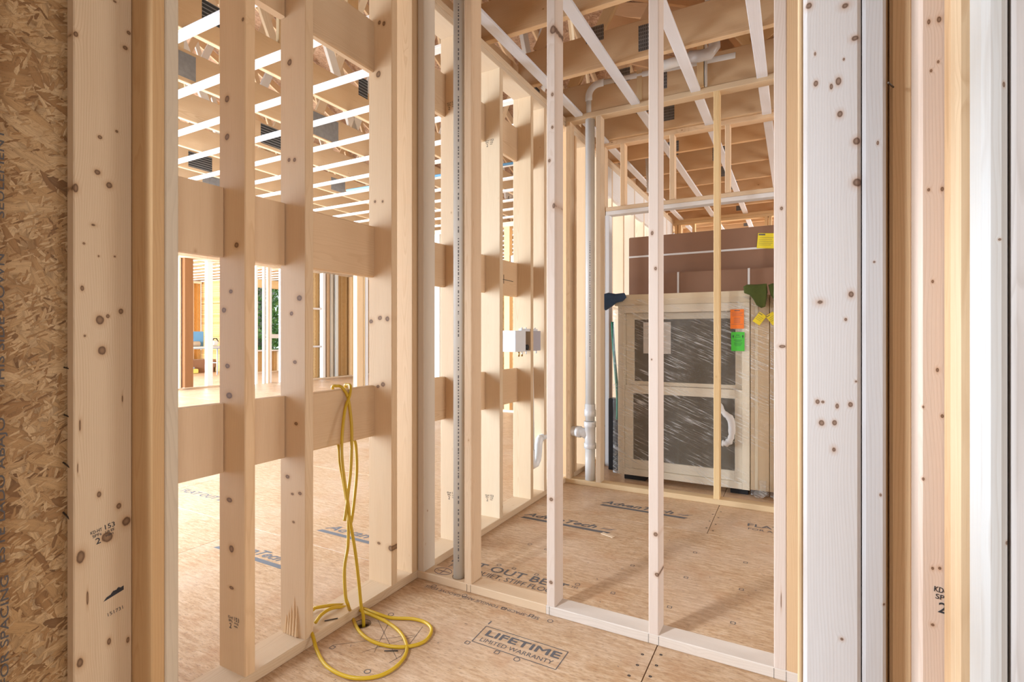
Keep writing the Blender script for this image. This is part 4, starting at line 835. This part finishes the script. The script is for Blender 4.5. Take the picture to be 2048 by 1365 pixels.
# crumpled loose film over the lower pane
random.seed(12)
tube('loose_film', wu, smooth_path([(-.50, 4.098, .66), (-.46, 4.09, .60), (-.41, 4.088, .55), (-.405, 4.09, .44), (-.43, 4.088, .38), (-.47, 4.09, .375)], 4), [.018+.012*random.random() for _ in range(21)], 'paper', 7)
wblk = box('support_block', wu, -.42, -.30, 4.16, 4.30, .001, .044, 'black'); box('support_block', wu, -1.22, -1.05, 4.16, 4.30, .001, .044, 'black')
# more wrapped windows standing on edge to the right
for i, (x0, x1, lb) in enumerate(((-.2835, -.160, 'wrapped window on edge just right of the stored double-hung window'), (-.158, -.02, 'wrapped window on edge farthest right, half hidden by the partition stud'))):
    e = empty('boxed_window', ((x0+x1)/2, 4.2, 0), lb, 'window')
    beam('jamb_board', e, x0+.0005, x1-.0005, 4.132, 4.46, .05, 1.455, 'primed', (.95, .85, .72)); beam('edge_strip', e, x0+.03, x0+.05, 4.124, 4.1315, .06, 1.42, 'primed', (1.05, 1, .9))
    film('plastic_wrap', e, x0+.004, x1-.004, 4.116, .02, 1.44, 4, 22, .009, 30+i, .2)
    vs, fs = tube_data(smooth_path([(x0+.036, 4.10, .036), (x0+.06, 4.085, .036), (x1-.042, 4.095, .045), (x1-.042, 4.11, .13)], 4), [.02+.012*random.random() for _ in range(13)], 8)
    b = wpos(e); link('wrap_bunch', new_mesh('wrap_bunch', [v-b for v in vs], fs, 'film', True), e)
    sx_ = (-.222, -.138)[i]; st = sticker('yellow_sticker', e, sx_-.028, sx_+.028, 1.245, 1.325, 4.100, 'yellow', [(.06, .5, .86, .06), (.1, .9, .65, .02), (.1, .8, .5, .02), (.1, .85, .35, .02)], tilt=(.62, -.62)[i])
def pad(name, lb, pts, y, th, mat):
    """draped felt pad: outline (x, z) with soft rounded thickness"""
    n = len(pts); vs = []; fs = []
    cx = sum(p[0] for p in pts)/n; cz = sum(p[1] for p in pts)/n
    for (s, yy) in ((.82, y-th), (1.0, y-th*.55), (1.0, y+th*.6), (.85, y+th)):
        vs += [(cx+(x-cx)*s, yy, cz+(z-cz)*s) for x, z in pts]
    for k in range(3):
        for i in range(n): j = (i+1) % n; fs.append((k*n+i, k*n+j, (k+1)*n+j, (k+1)*n+i))
    fs.append(tuple(range(n-1, -1, -1))); fs.append(tuple(range(3*n, 4*n)))
    o = link(name, new_mesh(name, vs, fs, mat, True), None); tag(o, lb, 'pad'); return o
pad('felt_pad', 'olive green felt pad draped over the top right corner of the wrapped window', [(-.325, 1.515), (-.30, 1.53), (-.24, 1.527), (-.175, 1.53), (-.17, 1.47), (-.185, 1.37), (-.21, 1.36), (-.24, 1.38), (-.26, 1.42), (-.285, 1.455), (-.32, 1.47)], 4.085, .03, 'blanket')
pad('felt_pad', 'olive green felt pad over the farthest right wrapped window', [(-.165, 1.52), (-.14, 1.53), (-.08, 1.525), (-.02, 1.52), (-.03, 1.40), (-.055, 1.33), (-.09, 1.35), (-.12, 1.40), (-.15, 1.45)], 4.085, .03, 'blanket')
pad('felt_pad', 'dark blue felt pad under film on the top left corner of the stored window', [(-1.375, 1.50), (-1.33, 1.512), (-1.27, 1.50), (-1.205, 1.505), (-1.19, 1.47), (-1.22, 1.44), (-1.27, 1.43), (-1.31, 1.40), (-1.36, 1.37), (-1.38, 1.42)], 4.10, .03, 'blue_pad')
gw = tube('webbing_strap', None, smooth_path([(-1.375, 4.33, 1.28), (-1.36, 4.32, 1.05), (-1.335, 4.31, .80), (-1.32, 4.30, .62), (-1.325, 4.31, .45)], 4), .013, 'teal', 8); tag(gw, 'dark green strap hanging at the left side of the stored window', 'strap')
bkd = box('door_slab', None, -1.42, -1.335, 4.36, 4.45, .002, .62, 'black', .004); tag(bkd, 'black upright slab standing behind the left edge of the stored window', 'panel')
def carton(name, lb, x0, x1, y0, y1, z0, z1, lean, hs, vs_):
    c = empty(name, ((x0+x1)/2, y0, z0), lb, 'box'); 
    box('carton_body', c, x0, x1, y0, y1, z0, z1, 'card', .005)
    for z in hs: box('strap', c, x0-.002, x1+.002, y0-.003, y1+.003, z, z+.016, 'strap', .001)
    for x in vs_: box('strap', c, x, x+.016, y0-.003, y1+.003, z0-.0, z1+.003, 'strap', .001)
    return c
c1 = carton('flat_carton', 'tall brown carton with one pale strap and a yellow label behind the windows', -1.362, .55, 4.79, 4.93, .001, 2.075, 0, [1.885], [])
sticker('yellow_label', c1, -.275, -.145, 1.885, 2.01, 4.784, 'yellow', [(.04, .42, .86, .10), (.1, .9, .7, .02), (.08, .85, .58, .02), (.1, .9, .46, .02), (.08, .88, .34, .02), (.1, .8, .22, .02)], tilt=.09)
c2 = carton('flat_carton', 'lower brown carton with upright pale straps in front of the tall one', -1.06, .55, 4.60, 4.76, .001, 1.705, 0, [], [-.888, -.335])
fd = empty('ribbed_hose', (-1.25, 5.2, 2.6), 'clear ribbed plastic hose hanging below the trusses at the back left', 'hose')
P = [(-1.28, 5.25, 3.05), (-1.265, 5.25, 2.85), (-1.255, 5.25, 2.60)]
rp = smooth_path(P, 20); tube('hose_body', fd, rp, [.05+.006*(i % 2) for i in range(len(rp))], 'duct', 18); tube('hose_cuff', fd, [(-1.28, 5.25, 3.04), (-1.282, 5.25, 3.12)], .058, 'zinc', 18)
